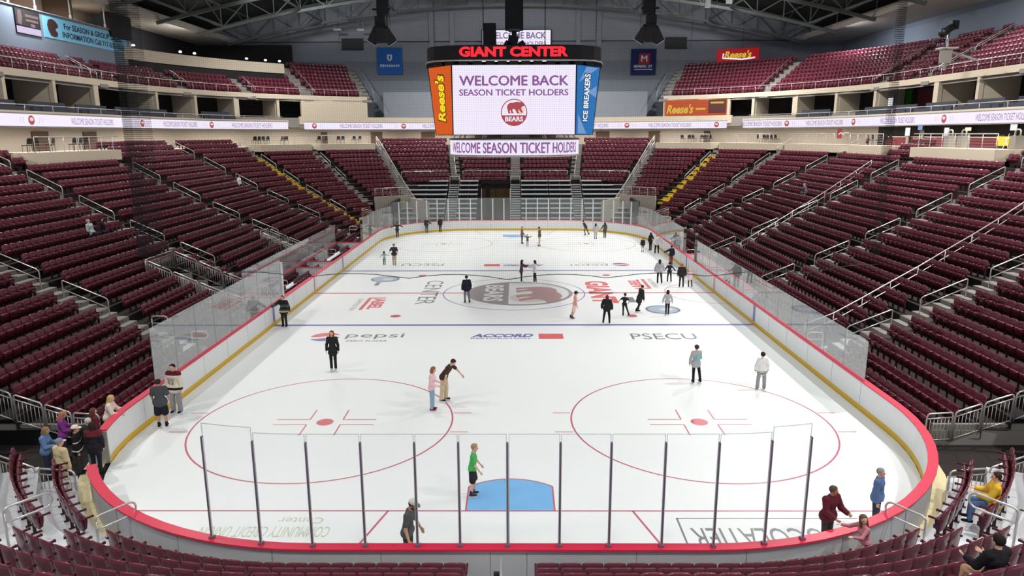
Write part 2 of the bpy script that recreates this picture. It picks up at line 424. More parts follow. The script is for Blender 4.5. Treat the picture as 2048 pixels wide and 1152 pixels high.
# near zone sponsors
def pepsi(x, y, a, u, k=1):
    def globe(nm, c, lo, hi, z):
        mb = MB(); pts = []
        for i in range(25):
            t = -1+2*i/24; pts.append((t, lo(t)))
        for i in range(24, -1, -1):
            t = -1+2*i/24; pts.append((t, hi(t)))
        mb.poly([tuple(Vector((x, y, z))+a*(p[0]*.75*k)+u*(p[1]*.75*k)) for p in pts]); mb.build(nm, c, ICE)
    c = lambda t: math.sqrt(max(0, 1-t*t))
    w1 = lambda t: min(c(t), max(-c(t), .18+.25*math.sin(t*2.2))); w2 = lambda t: min(c(t), max(-c(t), -.25+.25*math.sin(t*2.2)))
    globe('ice_emblem', 'paint_logo_red', w1, c, Z); globe('ice_emblem', 'paint_blue', lambda t: -c(t), w2, Z)
    p = Vector((x, y, 0))+a*1.05-u*.35
    ice_text('pepsi', p.x, p.y, a, u, 2.95, 1.0, 'paint_grey', .0)
    p = Vector((x, y, 0))+a*1.2-u*.85
    ice_text('ZERO SUGAR', p.x, p.y, a, u, 2.1, .26, 'paint_grey', .01)
def accord(x, y, a, u):
    ice_text('ACCORD', x, y, a, u, 3.1, .62, 'paint_blue', .05, .25)
    p = Vector((x, y, 0))-u*.3; ice_text('RESTORATION', p.x, p.y, a, u, 3.0, .2, 'paint_blue', .02)
    p = Vector((x, y, 0))+a*3.45-u*.3
    mb = MB(); mb.poly([tuple(p+a*q[0]+u*q[1]+Vector((0, 0, Z))) for q in ((0, 0), (1.25, 0), (1.25, .95), (0, .95))]); mb.build('ice_emblem', 'paint_logo_red', ICE)
pepsi(-9.6, 20.35, X_, Y_); accord(-2.15, 20.25, X_, Y_)
ice_text('PSECU', 6.0, 19.85, X_, Y_, 3.3, 1.05, 'paint_grey', .0)
pepsi(8.4, 40.6, -X_, -Y_, .9); accord(2.3, 40.6, -X_, -Y_)
ice_text('PSECU', -5.6, 41.2, -X_, -Y_, 3.3, 1.05, 'paint_grey', .0)
for x, y in ((-9.2, 35.0), (8.75, 26.0)):
    mb = MB(); disc(mb, x, y, 1.02, Z, n=32); mb.build('ice_emblem', 'paint_grey', ICE)
    mb = MB(); disc(mb, x, y, .86, Z+.002, n=32); mb.build('ice_emblem', 'paint_pale_blue', ICE)
    mb = MB(); disc(mb, x+.2, y, .4, Z+.004, n=24, ry=.25); mb.build('ice_emblem', 'paint_light', ICE)
ice_box(-9.6, 32.8, -9.3, 33.9, 'paint_grey'); ice_box(7.1, 27.8, 7.5, 29.2, 'paint_grey')
ice_text('COMMUNITY CREDIT UNION', -4.7, 2.55, -X_, -Y_, 3.4, .5, 'paint_green', .0)
ice_text('Center', -5.0, 3.0, -X_, -Y_, 1.2, .3, 'paint_green', .0)
ice_text('CHOCOLATIER', 9.0, 2.5, -X_, -Y_, 4.3, .95, 'paint_grey', .0)
for (x0, y0, x1, y1) in ((4.45, 2.95, 9.3, 2.99), (4.45, 1.6, 4.5, 2.99)): ice_box(x0, y0, x1, y1, 'paint_grey')
# the "H" marks of the far face-off spots
# ------------------------------------------------------------------ dasher boards
LG0, LG1 = tn(32.6), tn(15.4)      # opening in the near left corner
LA, LB = ty(24.4), ty(45.6)        # players' benches on the left
def boards(name, s, t0, t1, label):
    root = empty(name, pt(s, (t0+t1)/2, 0, 0), 0, label, 'hockey boards')
    inv = Matrix.Translation(root.location).inverted()
    def part(nm, prof, m, st=.7):
        mb = MB(); ringwall(mb, s, t0, t1, prof, 0, st); o = mb.build(nm, m, root); o.matrix_parent_inverse = inv; return o
    for nm, prof, m, o0, o1, zz in (('board_face', rect(0, .03, .0, 1.07), 'board_white', -.003, .001, .2), ('board_back', rect(.03, .16, .0, 1.07), 'board_back', .158, .163, 0)):
        mb = MB(); ringwall(mb, s, t0, t1, prof, 0, .7); t = t0+.4      # with the joints between its panels
        while t < t1-.3: ringwall(mb, s, t, t+.014, rect(o0, o1, zz, 1.07), 1); t += 2.44
        o = mb.build(nm, [m, 'concrete'], root); o.matrix_parent_inverse = inv
    part('kick_plate', rect(-.012, 0, .0, .20), 'kick_yellow')
    part('cap_rail', rect(-.02, .24, 1.07, 1.115), 'cap_red')
    return root, inv
bl, bi = boards('rink_boards', -1, LG1, T5, 'white hockey boards with red cap along the left side of the ice')
br, bri = boards('rink_boards', 1, 0, T5, 'white hockey boards with red cap along the right side of the ice')
bn, bni = boards('rink_boards', -1, 0, LG0, 'short hockey boards run from the left corner opening to behind the goal')
for s, root, inv in ((-1, bl, bi), (1, br, bri)):
    for y, w, m, nm in ((YB0, .3, 'paint_blue', 'board_blue_line'), (YB1, .3, 'paint_blue', 'board_blue_line'), (YC, .26, 'paint_red', 'board_red_line')):
        mb = MB(); ringwall(mb, s, ty(y)-w/2, ty(y)+w/2, rect(-.006, .002, .2, 1.07)); o = mb.build(nm, m, root); o.matrix_parent_inverse = inv
for t, rt, iv in ((LG0, bn, bni), (LG1, bl, bi)):
    mb = MB(); ringwall(mb, -1, t-.04, t+.04, rect(-.01, .2, 0, 1.07)); o = mb.build('end_post', 'steel', rt); o.matrix_parent_inverse = iv
# ------------------------------------------------------------------ rink glass
def pane(s, t0, t1, off, z0, z1, label, group, gap=.012, gm='rink_glass'):
    root = empty('rink_glass', pt(s, (t0+t1)/2, off, z0), 0, label, 'glass', group)
    inv = Matrix.Translation(root.location).inverted()
    mb = MB(); ringwall(mb, s, t0+gap, t1-gap, rect(off, off+.012, z0, z1), 0, .8)
    o = mb.build('sheet', gm, root); o.matrix_parent_inverse = inv
    mb = MB(); ringwall(mb, s, t0+gap, t1-gap, rect(off, off+.012, z1, z1+.015), 0, .8)
    for t in (t0+gap, t1-gap-.014): ringwall(mb, s, t, t+.014, rect(off-.001, off+.013, z0, z1))
    o = mb.build('sheet_edge', 'rink_glass_edge', root); o.matrix_parent_inverse = inv
    return root
PX = [-6.75, -5.55, -4.38, -3.2, -2.03, -1.08-.0, -.02, 1.13, 2.23, 3.4, 4.55, 5.7, 6.62]
def near_t(x): # ring parameter of an x position on the near end
    if abs(x) <= T1: return abs(x)
    return T1 + RC*math.asin(min(1, (abs(x)-T1)/RC))
for i in range(12):
    a, b = PX[i], PX[i+1]
    if a < 0 < b: a = 0.0
    s = -1 if b <= 0 else 1
    ta, tb = sorted((near_t(a), near_t(b)))
    zt_ = 3.78 if 1 <= i <= 10 else 3.9
    pane(s, ta, tb, .08, 1.115, zt_, 'clear glass pane on the near end boards, %s of twelve from the left' % nth(i+1), 'near end glass panes')
mat('post_dark', (116, 104, 118), .5, .4, noise=.03)
for i, x in enumerate(PX):
    s = -1 if x < 0 else 1; p, n = P(s, near_t(x), .09)
    root = empty('glass_post', (p.x, p.y, 1.10), math.atan2(n.y, n.x)+PI/2, 'slim grey glass post on the near end boards, %s of thirteen from the left' % nth(i+1), 'post', 'near end glass posts')
    mb = MB(); mb.box((0, 0, 1.25), (.036, .06, 2.5)); mb.box((0, 0, .03), (.10, .12, .06)); mb.build('upright', 'post_dark', root)
    mb = MB(); mb.box((-.025, 0, 1.25), (.012, .03, 2.46)); mb.box((.025, 0, 1.25), (.012, .03, 2.46)); mb.build('gasket', 'white', root)
def run(s, t0, t1, n, z1, where, group, posts=None, off=.09):
    for i in range(n):
        a, b = t0+(t1-t0)*i/n, t0+(t1-t0)*(i+1)/n
        pane(s, a, b, off, 1.115, z1, 'clear glass pane, %s, %s from the near end' % (where, nth(i+1)), group, gm='side_glass')
run(-1, ty(10.15), LA, 8, 3.28, 'left side boards before the benches', 'left side glass panes')
run(-1, LB, tf(24), 6, 3.1, 'left side boards beyond the benches', 'far left glass panes')
run(1, ty(10.6), ty(35.8), 14, 2.62, 'right side boards', 'right side glass panes')
run(1, ty(39.5), tf(24), 9, 3.0, 'right side boards beyond the penalty boxes', 'far right glass panes')
k = 0
for s in (-1, 1):
    t = tf(24); n = 12; t1 = T5
    for i in range(n):
        a, b = t+(t1-t)*i/n, t+(t1-t)*(i+1)/n
        pane(s, a, b, .09, 1.115, 3.45, 'clear glass pane on the far end boards, %s from the %s corner' % (nth(i+1), 'left' if s < 0 else 'right'), 'far end glass panes', gm='far_glass')
        if i == 0: continue
        p, nn = P(s, a, .09)
        o = MB(); o.box((0, 0, 1.13), (.10, .10, 2.26)); o.box((0, 0, .03), (.16, .16, .06))
        o = o.build('glass_post', 'white'); o.location = (p.x, p.y, 1.115); o.rotation_euler = (0, 0, math.atan2(nn.y, nn.x)+PI/2)
        tag(o, 'white glass post on the far end boards, %s from the %s corner' % (nth(i), 'left' if s < 0 else 'right'), 'post', 'far end glass posts')
for s, y, nm in ((1, 35.9, 'grey padded post on the right boards at the near end of the penalty boxes'), (1, 39.4, 'grey padded post on the right boards at the far end of the penalty boxes'),
                 (-1, 24.5, 'white post on the left boards at the near end of the benches'), (-1, 45.5, 'grey post on the left boards at the far end of the benches')):
    mb = MB(); mb.box((0, 0, 1.0), (.16, .22, 2.0)); mb.box((0, 0, .02), (.26, .3, .04)); mb.box((0, 0, 1.7), (.18, .24, .3), m=1); mb.box((0, 0, 1.15), (.18, .24, .08), m=1)
    o = mb.build('box_post', ['concrete', 'dark'] if y != 24.5 else ['white', 'white']); o.location = (s*(W+.1), y, 1.115)
    tag(o, nm, 'post')
# bench area behind the left boards, penalty boxes behind the right
def bench_area(s, y0, y1, offb, where):
    root = empty('bench_enclosure', (s*(W+.3), (y0+y1)/2, 0), 0, 'white walled %s enclosure with red caps behind the %s boards' % (where, 'left' if s < 0 else 'right'), 'bench')
    inv = Matrix.Translation(root.location).inverted()
    def put(mb, nm, m):
        o = mb.build(nm, m, root); o.matrix_parent_inverse = inv
    mb = MB(); ringwall(mb, s, ty(y0), ty(y1), rect(offb, offb+.1, 0, 1.07), 0, 3); put(mb, 'back_wall', 'board_white')
    mb = MB(); ringwall(mb, s, ty(y0), ty(y1), rect(offb-.03, offb+.13, 1.07, 1.11), 0, 3); put(mb, 'back_cap', 'cap_red')
    for y in (y0, y0+(y1-y0)*.44, y0+(y1-y0)*.56, y1):
        mb = MB(); mb.box((s*(W+.16+offb)/1-s*(offb-.16)/2*1.0, y, .53), (offb-.2, .08, 1.06)); put(mb, 'divider', 'board_white')
        mb = MB(); mb.box((s*(W+.16+offb)-s*(offb-.16)/2, y, 1.09), (offb-.2, .14, .04)); put(mb, 'divider_cap', 'cap_red')
    for a, b in ((y0+.5, y0+(y1-y0)*.42), (y0+(y1-y0)*.58, y1-.6)):
        mb = MB(); mb.box((s*(W+offb*.62), (a+b)/2, .62), (.36, b-a, .07)); put(mb, 'seat_plank', 'white')
        mb = MB()
        for k in range(5): mb.box((s*(W+offb*.62), a+.3+(b-a-.6)*k/4, .30), (.3, .06, .6))
        put(mb, 'bench_support', 'dark')
    mb = MB(); mb.box((s*(W+.16+offb)-s*(offb-.16)/2, (y0+y1)/2, .02), (offb-.2, y1-y0, .04)); put(mb, 'floor_mat', 'dark')
    return root
bench_area(-1, 24.6, 45.4, 2.3, 'team bench'); bench_area(1, 26.5, 39.2, 1.15, 'penalty box')
run(-1, ty(24.6), ty(45.4), 8, 2.6, 'wall behind the team benches', 'glass behind the benches', off=2.34)
# ------------------------------------------------------------------ safety netting above the near glass
mb = MB(); tt = trange(0, tn(64.5), .35); path = [(-1, t) for t in reversed(tt)] + [(1, t) for t in tt[1:]]
pp = [P(s, t, -.1)[0] for s, t in path]; uvs = []; d = 0; dist = [0]
for i in range(1, len(pp)): d += (pp[i]-pp[i-1]).length; dist.append(d)
def net(pts, dists, zb, zt, mb):
    b = len(mb.v); n = len(pts)
    for p, z in zip(pts, zb): mb.v.append((p.x, p.y, z))
    for p in pts: mb.v.append((p.x, p.y, zt))
    for i in range(n-1):
        mb.f.append([b+i, b+i+1, b+n+i+1, b+n+i]); mb.m.append(0); mb.sm.append(False)
        mb.uvl += [(dists[i], zb[i]), (dists[i+1], zb[i+1]), (dists[i+1], zt), (dists[i], zt)]
mb.uvl = []
def sag(x):
    c = (x+8.4) % 2.1 - 1.05; return 7.15 + .10*(1-(c/1.05)**2) + .012*abs(x)
zb = [sag(p.x) for p in pp]
net(pp, dist, zb, 17.4, mb)
uv = mb.uvl; o = mb.build('safety_netting', 'netting')
lay = o.data.uv_layers.new(name='UVMap')
for i, q in enumerate(uv): lay.data[i].uv = q
tag(o, 'dark see-through safety netting hanging above the near glass', 'netting')
mb = MB(); xs = [q.x for q in pp]
mb.tube([(p.x, p.y, z-.01) for p, z in zip(pp, zb)], .008, 5); o = mb.build('hem_cord', 'black', o)
for s in (-1, 1):   # doubled netting along the two hanging edges
    e = pp[0] if s < 0 else pp[-1]
    mb = MB(); mb.uvl = []
    for k, w in enumerate((.62, .40, .22) if s < 0 else (.20, .16)):
        fold = [Vector((e.x - s*w*j/8, e.y - .04 - .02*k - .06*w*j/8, 0)) for j in range(9)]
        net(fold, [q*w/8*2 + k*.31 for q in range(9)], [7.5]*9, 17.4, mb)
    uv = mb.uvl; f_ = mb.build('gathered_edge', 'netting_fold', o)
    lay = f_.data.uv_layers.new(name='UVMap')
    for i, q in enumerate(uv): lay.data[i].uv = q
# ------------------------------------------------------------------ seating bowl
ZT = [.78, 1.02, 1.38, 1.76, 2.13, 2.54, 2.95, 3.32, 3.76, 4.17, 4.58, 5.0, 5.45, 5.9, 6.4, 6.85, 7.3, 7.8, 8.3, 8.75, 9.2, 9.6]
OFF = [1.25+.9*k for k in range(22)]
TZ = [max(.03, z-.85) for z in ZT]
NOFF = [.95, 1.83, 2.7, 3.58, 4.45, 5.3, 6.2]; NTZ = [.44, .92, 1.40, 1.88, 2.35, 2.83, 3.3]
def proj(x, y, z):
    d = Vector((x, y, z))-CAMP; w = d.dot(_f)
    if w < .2: return None
    return 1024+1410.83*d.dot(_r2)/w, 576-1410.83*d.dot(_u2)/w, w
def inframe(x, y, z, m=60):
    q = proj(x, y, z); return q is not None and -m < q[0] < 2048+m and -m < q[1] < 1152+m
AISLES = [ty(17.5), ty(29.3), ty(41.5), T3+.6, tf(25), tf(43.5), tf(62)]
END_A = tf(82.2)
VOM = {-1: [(ty(23.9), ty(27.1), 7), (ty(38.7), ty(40.6), 6)], 1: []}
TUN = (tn(26.2), tn(4.6))
def aisle_half(t, off): return .60/stretch(t, off)
def plat(s, t, k):    # raised standing platforms cut into the top rows
    if k < 19: return False
    if s < 0: return ty(31.6) < t < ty(41.9) or tf(26.5) < t < tf(61)
    return ty(31.6) < t < ty(41.9) or ty(46) < t < T3+.2 or tf(5) < t < tf(23) or tf(26.5) < t < tf(61)
def rowmin(s, t):
    if t > tf(62.5): return 11
    if t > tf(42): return 8
    if t > tf(25.5): return 4
    return 0
def hole(s, t, k):
    for a, b, r in VOM[s]:
        if a < t < b and k < r: return True
    return False
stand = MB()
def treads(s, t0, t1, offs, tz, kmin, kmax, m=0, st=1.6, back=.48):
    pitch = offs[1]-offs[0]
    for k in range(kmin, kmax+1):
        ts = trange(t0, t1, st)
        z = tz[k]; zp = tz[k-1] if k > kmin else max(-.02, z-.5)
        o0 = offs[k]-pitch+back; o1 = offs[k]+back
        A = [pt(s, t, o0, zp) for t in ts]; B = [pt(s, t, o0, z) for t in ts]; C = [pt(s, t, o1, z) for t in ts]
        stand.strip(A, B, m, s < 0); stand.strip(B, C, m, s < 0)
for s in (-1, 1):
    treads(s, TUN[1], tf(25.5), OFF, TZ, 7, 21)
    cuts = sorted([(a, b, r) for a, b, r in VOM[s]]); t = TUN[1]
    for a, b, r in cuts:
        treads(s, t, a, OFF, TZ, 0, 6); treads(s, a, b, OFF, TZ, r, 6) if r <= 6 else None; t = b
    treads(s, t, tf(25.5), OFF, TZ, 0, 6)
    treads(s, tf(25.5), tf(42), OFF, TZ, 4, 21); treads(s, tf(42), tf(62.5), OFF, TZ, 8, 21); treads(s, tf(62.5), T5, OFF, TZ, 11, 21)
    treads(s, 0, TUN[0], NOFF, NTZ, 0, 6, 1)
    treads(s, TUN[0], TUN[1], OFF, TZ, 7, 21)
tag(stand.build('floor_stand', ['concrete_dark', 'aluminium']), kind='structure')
# floors around the ice
mb = MB()
for s in (-1, 1):
    ts = trange(0, T5, 2); mb.strip([pt(s, t, .1, -.03) for t in ts], [pt(s, t, 1.0, -.03) for t in ts], 0, s < 0)
    ts = trange(0, T2, 1); mb.strip([pt(s, t, .16, -.012) for t in ts], [pt(s, t, .7, -.012) for t in ts], 1, s < 0)
mb.poly([(-60, -30, -.06), (60, -30, -.06), (60, 95, -.06), (-60, 95, -.06)], 0)
tag(mb.build('floor', ['concrete_dark', 'tan_floor']), kind='structure')
# steps in the aisles
steps = {'concrete': MB(), 'step_yellow': MB(), 'aluminium': MB()}
def stairs(s, t, offs, tz, k0, k1, m):
    for k in range(k0, k1+1):
        p, n = P(s, t, offs[k]-.5*(offs[1]-offs[0])); R = Matrix.Rotation(math.atan2(n.y, n.x), 3, 'Z')
        rise = tz[k]-tz[k-1] if k > 0 else tz[k]
        rise = max(rise, .06)
        steps[m].box((p.x-n.x*.22, p.y-n.y*.22, tz[k]-rise/2-.01+.02-rise/4), (.34, 1.16, rise/2), R)
        q, n = P(s, t, offs[k]-.435*(offs[1]-offs[0])/.9); steps[m].box((q.x, q.y, tz[k]-rise/2), (.05, 1.16, rise), R)
        q, n = P(s, t, offs[k]+.02); steps[m].box((q.x, q.y, tz[k]+.008), (.86, 1.16, .016), R)
for s in (-1, 1):
    for i, t in enumerate(AISLES):
        k1 = 21; k0 = rowmin(s, t+.01)
        yel = (s < 0 and i == 4) or (s > 0 and i == 5)
        if i == 6: k0 = 8
        if i >= 4: k1 = 21
        if yel:
            stairs(s, t, OFF, TZ, k0, 18, 'step_yellow'); stairs(s, t, OFF, TZ, 19, 21, 'concrete')
        else: stairs(s, t, OFF, TZ, max(k0, 3), k1, 'concrete'); stairs(s, t, OFF, TZ, k0, 2, 'aluminium') if k0 < 3 else None
    stairs(s, END_A, OFF, TZ, 13, 21, 'concrete')
    stairs(s, tn(56), NOFF, NTZ, 0, 5, 'aluminium')
stairs(1, .01, NOFF, NTZ, 0, 5, 'aluminium'); stairs(1, T5-.01, OFF, TZ, 13, 21, 'concrete')
for m, b in steps.items(): tag(b.build('floor_steps', m), kind='structure')
# ---- seats: positions
seats = []     # x, y, z, angle, section words, row, number
def fill(s, t0, t1, offs, tz, kmin, kmax, sec, pitch=.508, near=False, test=None):
    for k in range(kmin, kmax+1):
        off = offs[k]; t = t0 + .3/stretch((t0+t1)/2, off); n = 0
        while t < t1:
            st = pitch/stretch(t, off)
            bad = False if near else (plat(s, t, k) or hole(s, t, k))
            if not near and not bad:
                for a in AISLES + [END_A, T5]:
                    if abs(t-a) < aisle_half(a, off)+st*.45: bad = True
            if not bad and (test is None or test(t, k)):
                p, nn = P(s, t, off); n += 1
                if inframe(p.x, p.y, tz[k]+.6, 130): seats.append((p.x, p.y, tz[k], math.atan2(-nn.y, -nn.x)-PI/2, sec, k, n, near))
            t += st
for s in (-1, 1):
    w = 'left' if s < 0 else 'right'
    b = [TUN[1]+.4] + AISLES[:5]
    names = ['nearest %s side block' % w, 'second %s side block' % w, 'third %s side block' % w, 'fourth %s side block' % w, 'fifth %s block' % w]
    for i in range(5): fill(s, b[i], b[i+1], OFF, TZ, 0, 21, names[i])
    fill(s, AISLES[4], AISLES[5], OFF, TZ, 4, 21, 'corner'); fill(s, AISLES[5], AISLES[6], OFF, TZ, 8, 21, 'corner')
    fill(s, AISLES[6], T5, OFF, TZ, 11, 21, 'end')
    fill(s, tn(55.5)+.5, tn(28.5), NOFF, NTZ, 0, 6, 'near %s corner block' % w, .475, True)
    h = 6.2 if s < 0 else 6.2
    fill(s, .55 if s > 0 else .85, tn(58.5), NOFF, NTZ, 0, 6, 'end block %s of centre aisle' % w, .475, True)
# upper deck
UOFF = [23.55+.88*k for k in range(9)]; UTZ = [14.55+.5*k for k in range(9)]
UA = {-1: [ty(36.5), ty(49.5), tf(18), tf(34), tf(48), tf(62)], 1: [ty(24), ty(37.5), ty(50), tf(10), tf(38), tf(62)]}
def ulim(s, t):
    if s > 0: return 9
    if t < tf(12): return 4
    return 4 if t < tf(46.5) else 9
upper = []
for s in (-1, 1):
    for k in range(9):
        t = ty(20)
        while t < tf(61.2):
            st = .52/stretch(t, UOFF[k])
            if k < ulim(s, t) and all(abs(t-a) > .75/stretch(a, UOFF[k]) for a in UA[s]):
                p, nn = P(s, t, UOFF[k])
                if inframe(p.x, p.y, UTZ[k]+.5, 130): upper.append((p.x, p.y, UTZ[k], math.atan2(-nn.y, -nn.x)-PI/2))
            t += st
# ---- the 300 seats that show largest: one object each
def seat_parts():
    # rounded backrest
    bk = MB(); nx, nz = 8, 7; grid = []
    for side in (0, 1):
        for j in range(nz+1):
            v = j/nz
            for i in range(nx+1):
                u = i/nx*2-1
                hw = .242*(1-.10*max(0, v-.72)/.28*1.0)
                x = u*hw; z = .30+.57*v - (.035*(abs(u)**4) if v > .9 else 0)
                y = -.02-.07*v + .028*(u*u) + (.035 if side else 0)*(1-.25*(v > .95))
                grid.append((x, y, z))
    q = nx+1; N = q*(nz+1); fs = []
    for j in range(nz):
        for i in range(nx):
            a = j*q+i; fs.append((a, a+1, a+q+1, a+q)); fs.append((N+a+q, N+a+q+1, N+a+1, N+a))
    for i in range(nx):
        a = nz*q+i; fs.append((a, a+1, N+a+1, N+a)); fs.append((i+1, i, N+i, N+i+1))
    for j in range(nz):
        a = j*q; fs.append((a+q, a, N+a, N+a+q)[::-1]); a = j*q+nx; fs.append((a, N+a, N+a+q, a+q)[::-1])
    bk.add(grid, fs, 0, True)
    pan = MB(); prof = [(.045, .30), (.03, .52), (.035, .59), (.06, .635), (.11, .63), (.14, .58), (.13, .48), (.10, .32)]
    vs = []; ns = len(prof)
    for i in range(6):
        x = -.212+.424*i/5; k = 1-.06*(i in (0, 5))
        vs += [(x, .09+(p[0]-.09)*k, .47+(p[1]-.47)*k) for p in prof]
    fs = []
    for i in range(5):
        for j in range(ns): fs.append((i*ns+j, i*ns+(j+1) % ns, (i+1)*ns+(j+1) % ns, (i+1)*ns+j))
    fs += [tuple(range(ns))[::-1], tuple(5*ns+j for j in range(ns))]
    pan.add(vs, fs, 0, True)
    arm = MB(); arm.box((0, .10, .615), (.045, .32, .035)); arm.box((0, .255, .615), (.04, .03, .05)); arm.tube([(-.0, -.03, .615), (0, .26, .622)], .022, 6)
    std = MB(); std.box((0, .03, .30), (.028, .07, .60)); std.box((0, .06, .015), (.06, .22, .03)); std.box((0, .08, .42), (.026, .12, .10))
    return bk, pan, arm, std
bk, pan, arm, std = seat_parts()
def lod_seat():
    vs = []; fs = []; mi = []
    def pr(prof, xs, m, zc):
        ns = len(prof); b = len(vs)
        for x, dz in xs: vs.extend([(x, y, z+(dz if z > zc else 0)) for y, z in prof])
        for i in range(len(xs)-1):
            for j in range(ns): fs.append(tuple(b+q for q in (i*ns+j, i*ns+(j+1) % ns, (i+1)*ns+(j+1) % ns, (i+1)*ns+j))); mi.append(m)
        fs.append(tuple(b+q for q in range(ns))[::-1]); mi.append(m); fs.append(tuple(b+(len(xs)-1)*ns+q for q in range(ns))); mi.append(m)
    pr([(-.03, .32), (-.09, .80), (-.086, .852), (-.064, .875), (-.036, .862), (-.02, .80), (.012, .34)], ((-.238, -.05), (-.14, 0), (.14, 0), (.238, -.05)), 0, .75)
    pr([(.03, .34), (.015, .57), (.045, .63), (.10, .62), (.13, .55), (.095, .34)], ((-.215, -.03), (.215, -.03)), 1, .6)
    x = -.25; b = len(vs)
    vs += [(x-.02, -.04, .6), (x+.02, -.04, .6), (x+.02, .25, .6), (x-.02, .25, .6), (x-.02, -.04, .64), (x+.02, -.04, .64), (x+.02, .25, .64), (x-.02, .25, .64)]
    fs += [tuple(b+q for q in f) for f in ((4, 5, 6, 7), (0, 1, 5, 4), (1, 2, 6, 5), (2, 3, 7, 6))]; mi += [1]*4; b = len(vs)
    vs += [(x-.015, -.02, 0), (x+.015, -.02, 0), (x+.015, .07, 0), (x-.015, .07, 0), (x-.015, -.02, .6), (x+.015, -.02, .6), (x+.015, .07, .6), (x-.015, .07, .6)]
    fs += [tuple(b+q for q in f) for f in ((0, 1, 5, 4), (1, 2, 6, 5), (2, 3, 7, 6), (3, 0, 4, 7))]; mi += [2]*4
    return np.array(vs), fs, mi
def depth(q):
    r = proj(q[0], q[1], q[2]+.7); return r[2] + (0 if (-10 < r[0] < 2058 and -10 < r[1] < 1158) else 500)
seats.sort(key=depth)
hero, rest = seats[:300], seats[300:]
proto = None
LETTER = ['front', 'second', 'third', 'fourth', 'fifth', 'sixth', 'seventh', 'eighth', 'ninth', 'tenth', 'eleventh', 'twelfth']
for x, y, z, a, sec, k, n, near in hero:
    if proto is None:
        o = empty('arena_seat', (x, y, z), a)
        bk.build('backrest', 'seat_top', o); pan.build('folded_seat', 'seat_maroon', o)
        for sx in (-1, 1):
            q = arm.build('armrest', 'seat_maroon', o) if sx < 0 else q.copy()
            if sx > 0: q.parent = o; COL.objects.link(q)
            q.location = (sx*.2375, 0, 0)
        std.build('stanchion', 'seat_frame', o).location = (-.2375, 0, 0)
        proto = o
    else:
        o = dup(proto); o.location = (x, y, z); o.rotation_euler = (0, 0, a)
    tag(o, 'maroon folding seat, %s row, %s from %s, %s' % (LETTER[k], nth(n), ('far end' if 'corner' in sec else 'centre') if near else 'near end', sec), 'seat', 'maroon folding seats nearest the camera')
V, F, FM = lod_seat()
def mass(name, lst, m, label, group=None):
    nv = len(V); v = np.zeros((len(lst)*nv, 3)); f = []
    for i, q in enumerate(lst):
        c, s_ = math.cos(q[3]), math.sin(q[3])
        v[i*nv:(i+1)*nv, 0] = V[:, 0]*c - V[:, 1]*s_ + q[0]; v[i*nv:(i+1)*nv, 1] = V[:, 0]*s_ + V[:, 1]*c + q[1]; v[i*nv:(i+1)*nv, 2] = V[:, 2] + q[2]
    base = [list(q) for q in F]
    loops = np.concatenate([np.array(q) for q in base]); nl = len(loops); tot = np.array([len(q) for q in base])
    L_ = (np.arange(len(lst))[:, None]*nv + loops[None, :]).ravel(); T_ = np.tile(tot, len(lst))
    me = bpy.data.meshes.new(name); me.vertices.add(len(v)); me.vertices.foreach_set('co', v.ravel())
    me.loops.add(len(L_)); me.loops.foreach_set('vertex_index', L_.astype(np.int32))
    me.polygons.add(len(T_)); st = np.concatenate([[0], np.cumsum(T_)[:-1]])
    me.polygons.foreach_set('loop_start', st.astype(np.int32)); me.polygons.foreach_set('use_smooth', np.ones(len(T_), bool))
    for q in m: me.materials.append(MATS[q])
    me.polygons.foreach_set('material_index', np.tile(np.array(FM, np.int32), len(lst)))
    me.update(calc_edges=True); me.validate()
    o = bpy.data.objects.new(name, me); COL.objects.link(o)
    return tag(o, label, 'seats', None, 'stuff')
mass('arena_seating', [q[:4] for q in rest] + upper, ['seat_top', 'seat_maroon', 'seat_frame'], 'rows of maroon folding seats filling the far bowl and upper deck')
print('seats', len(seats), 'upper', len(upper))
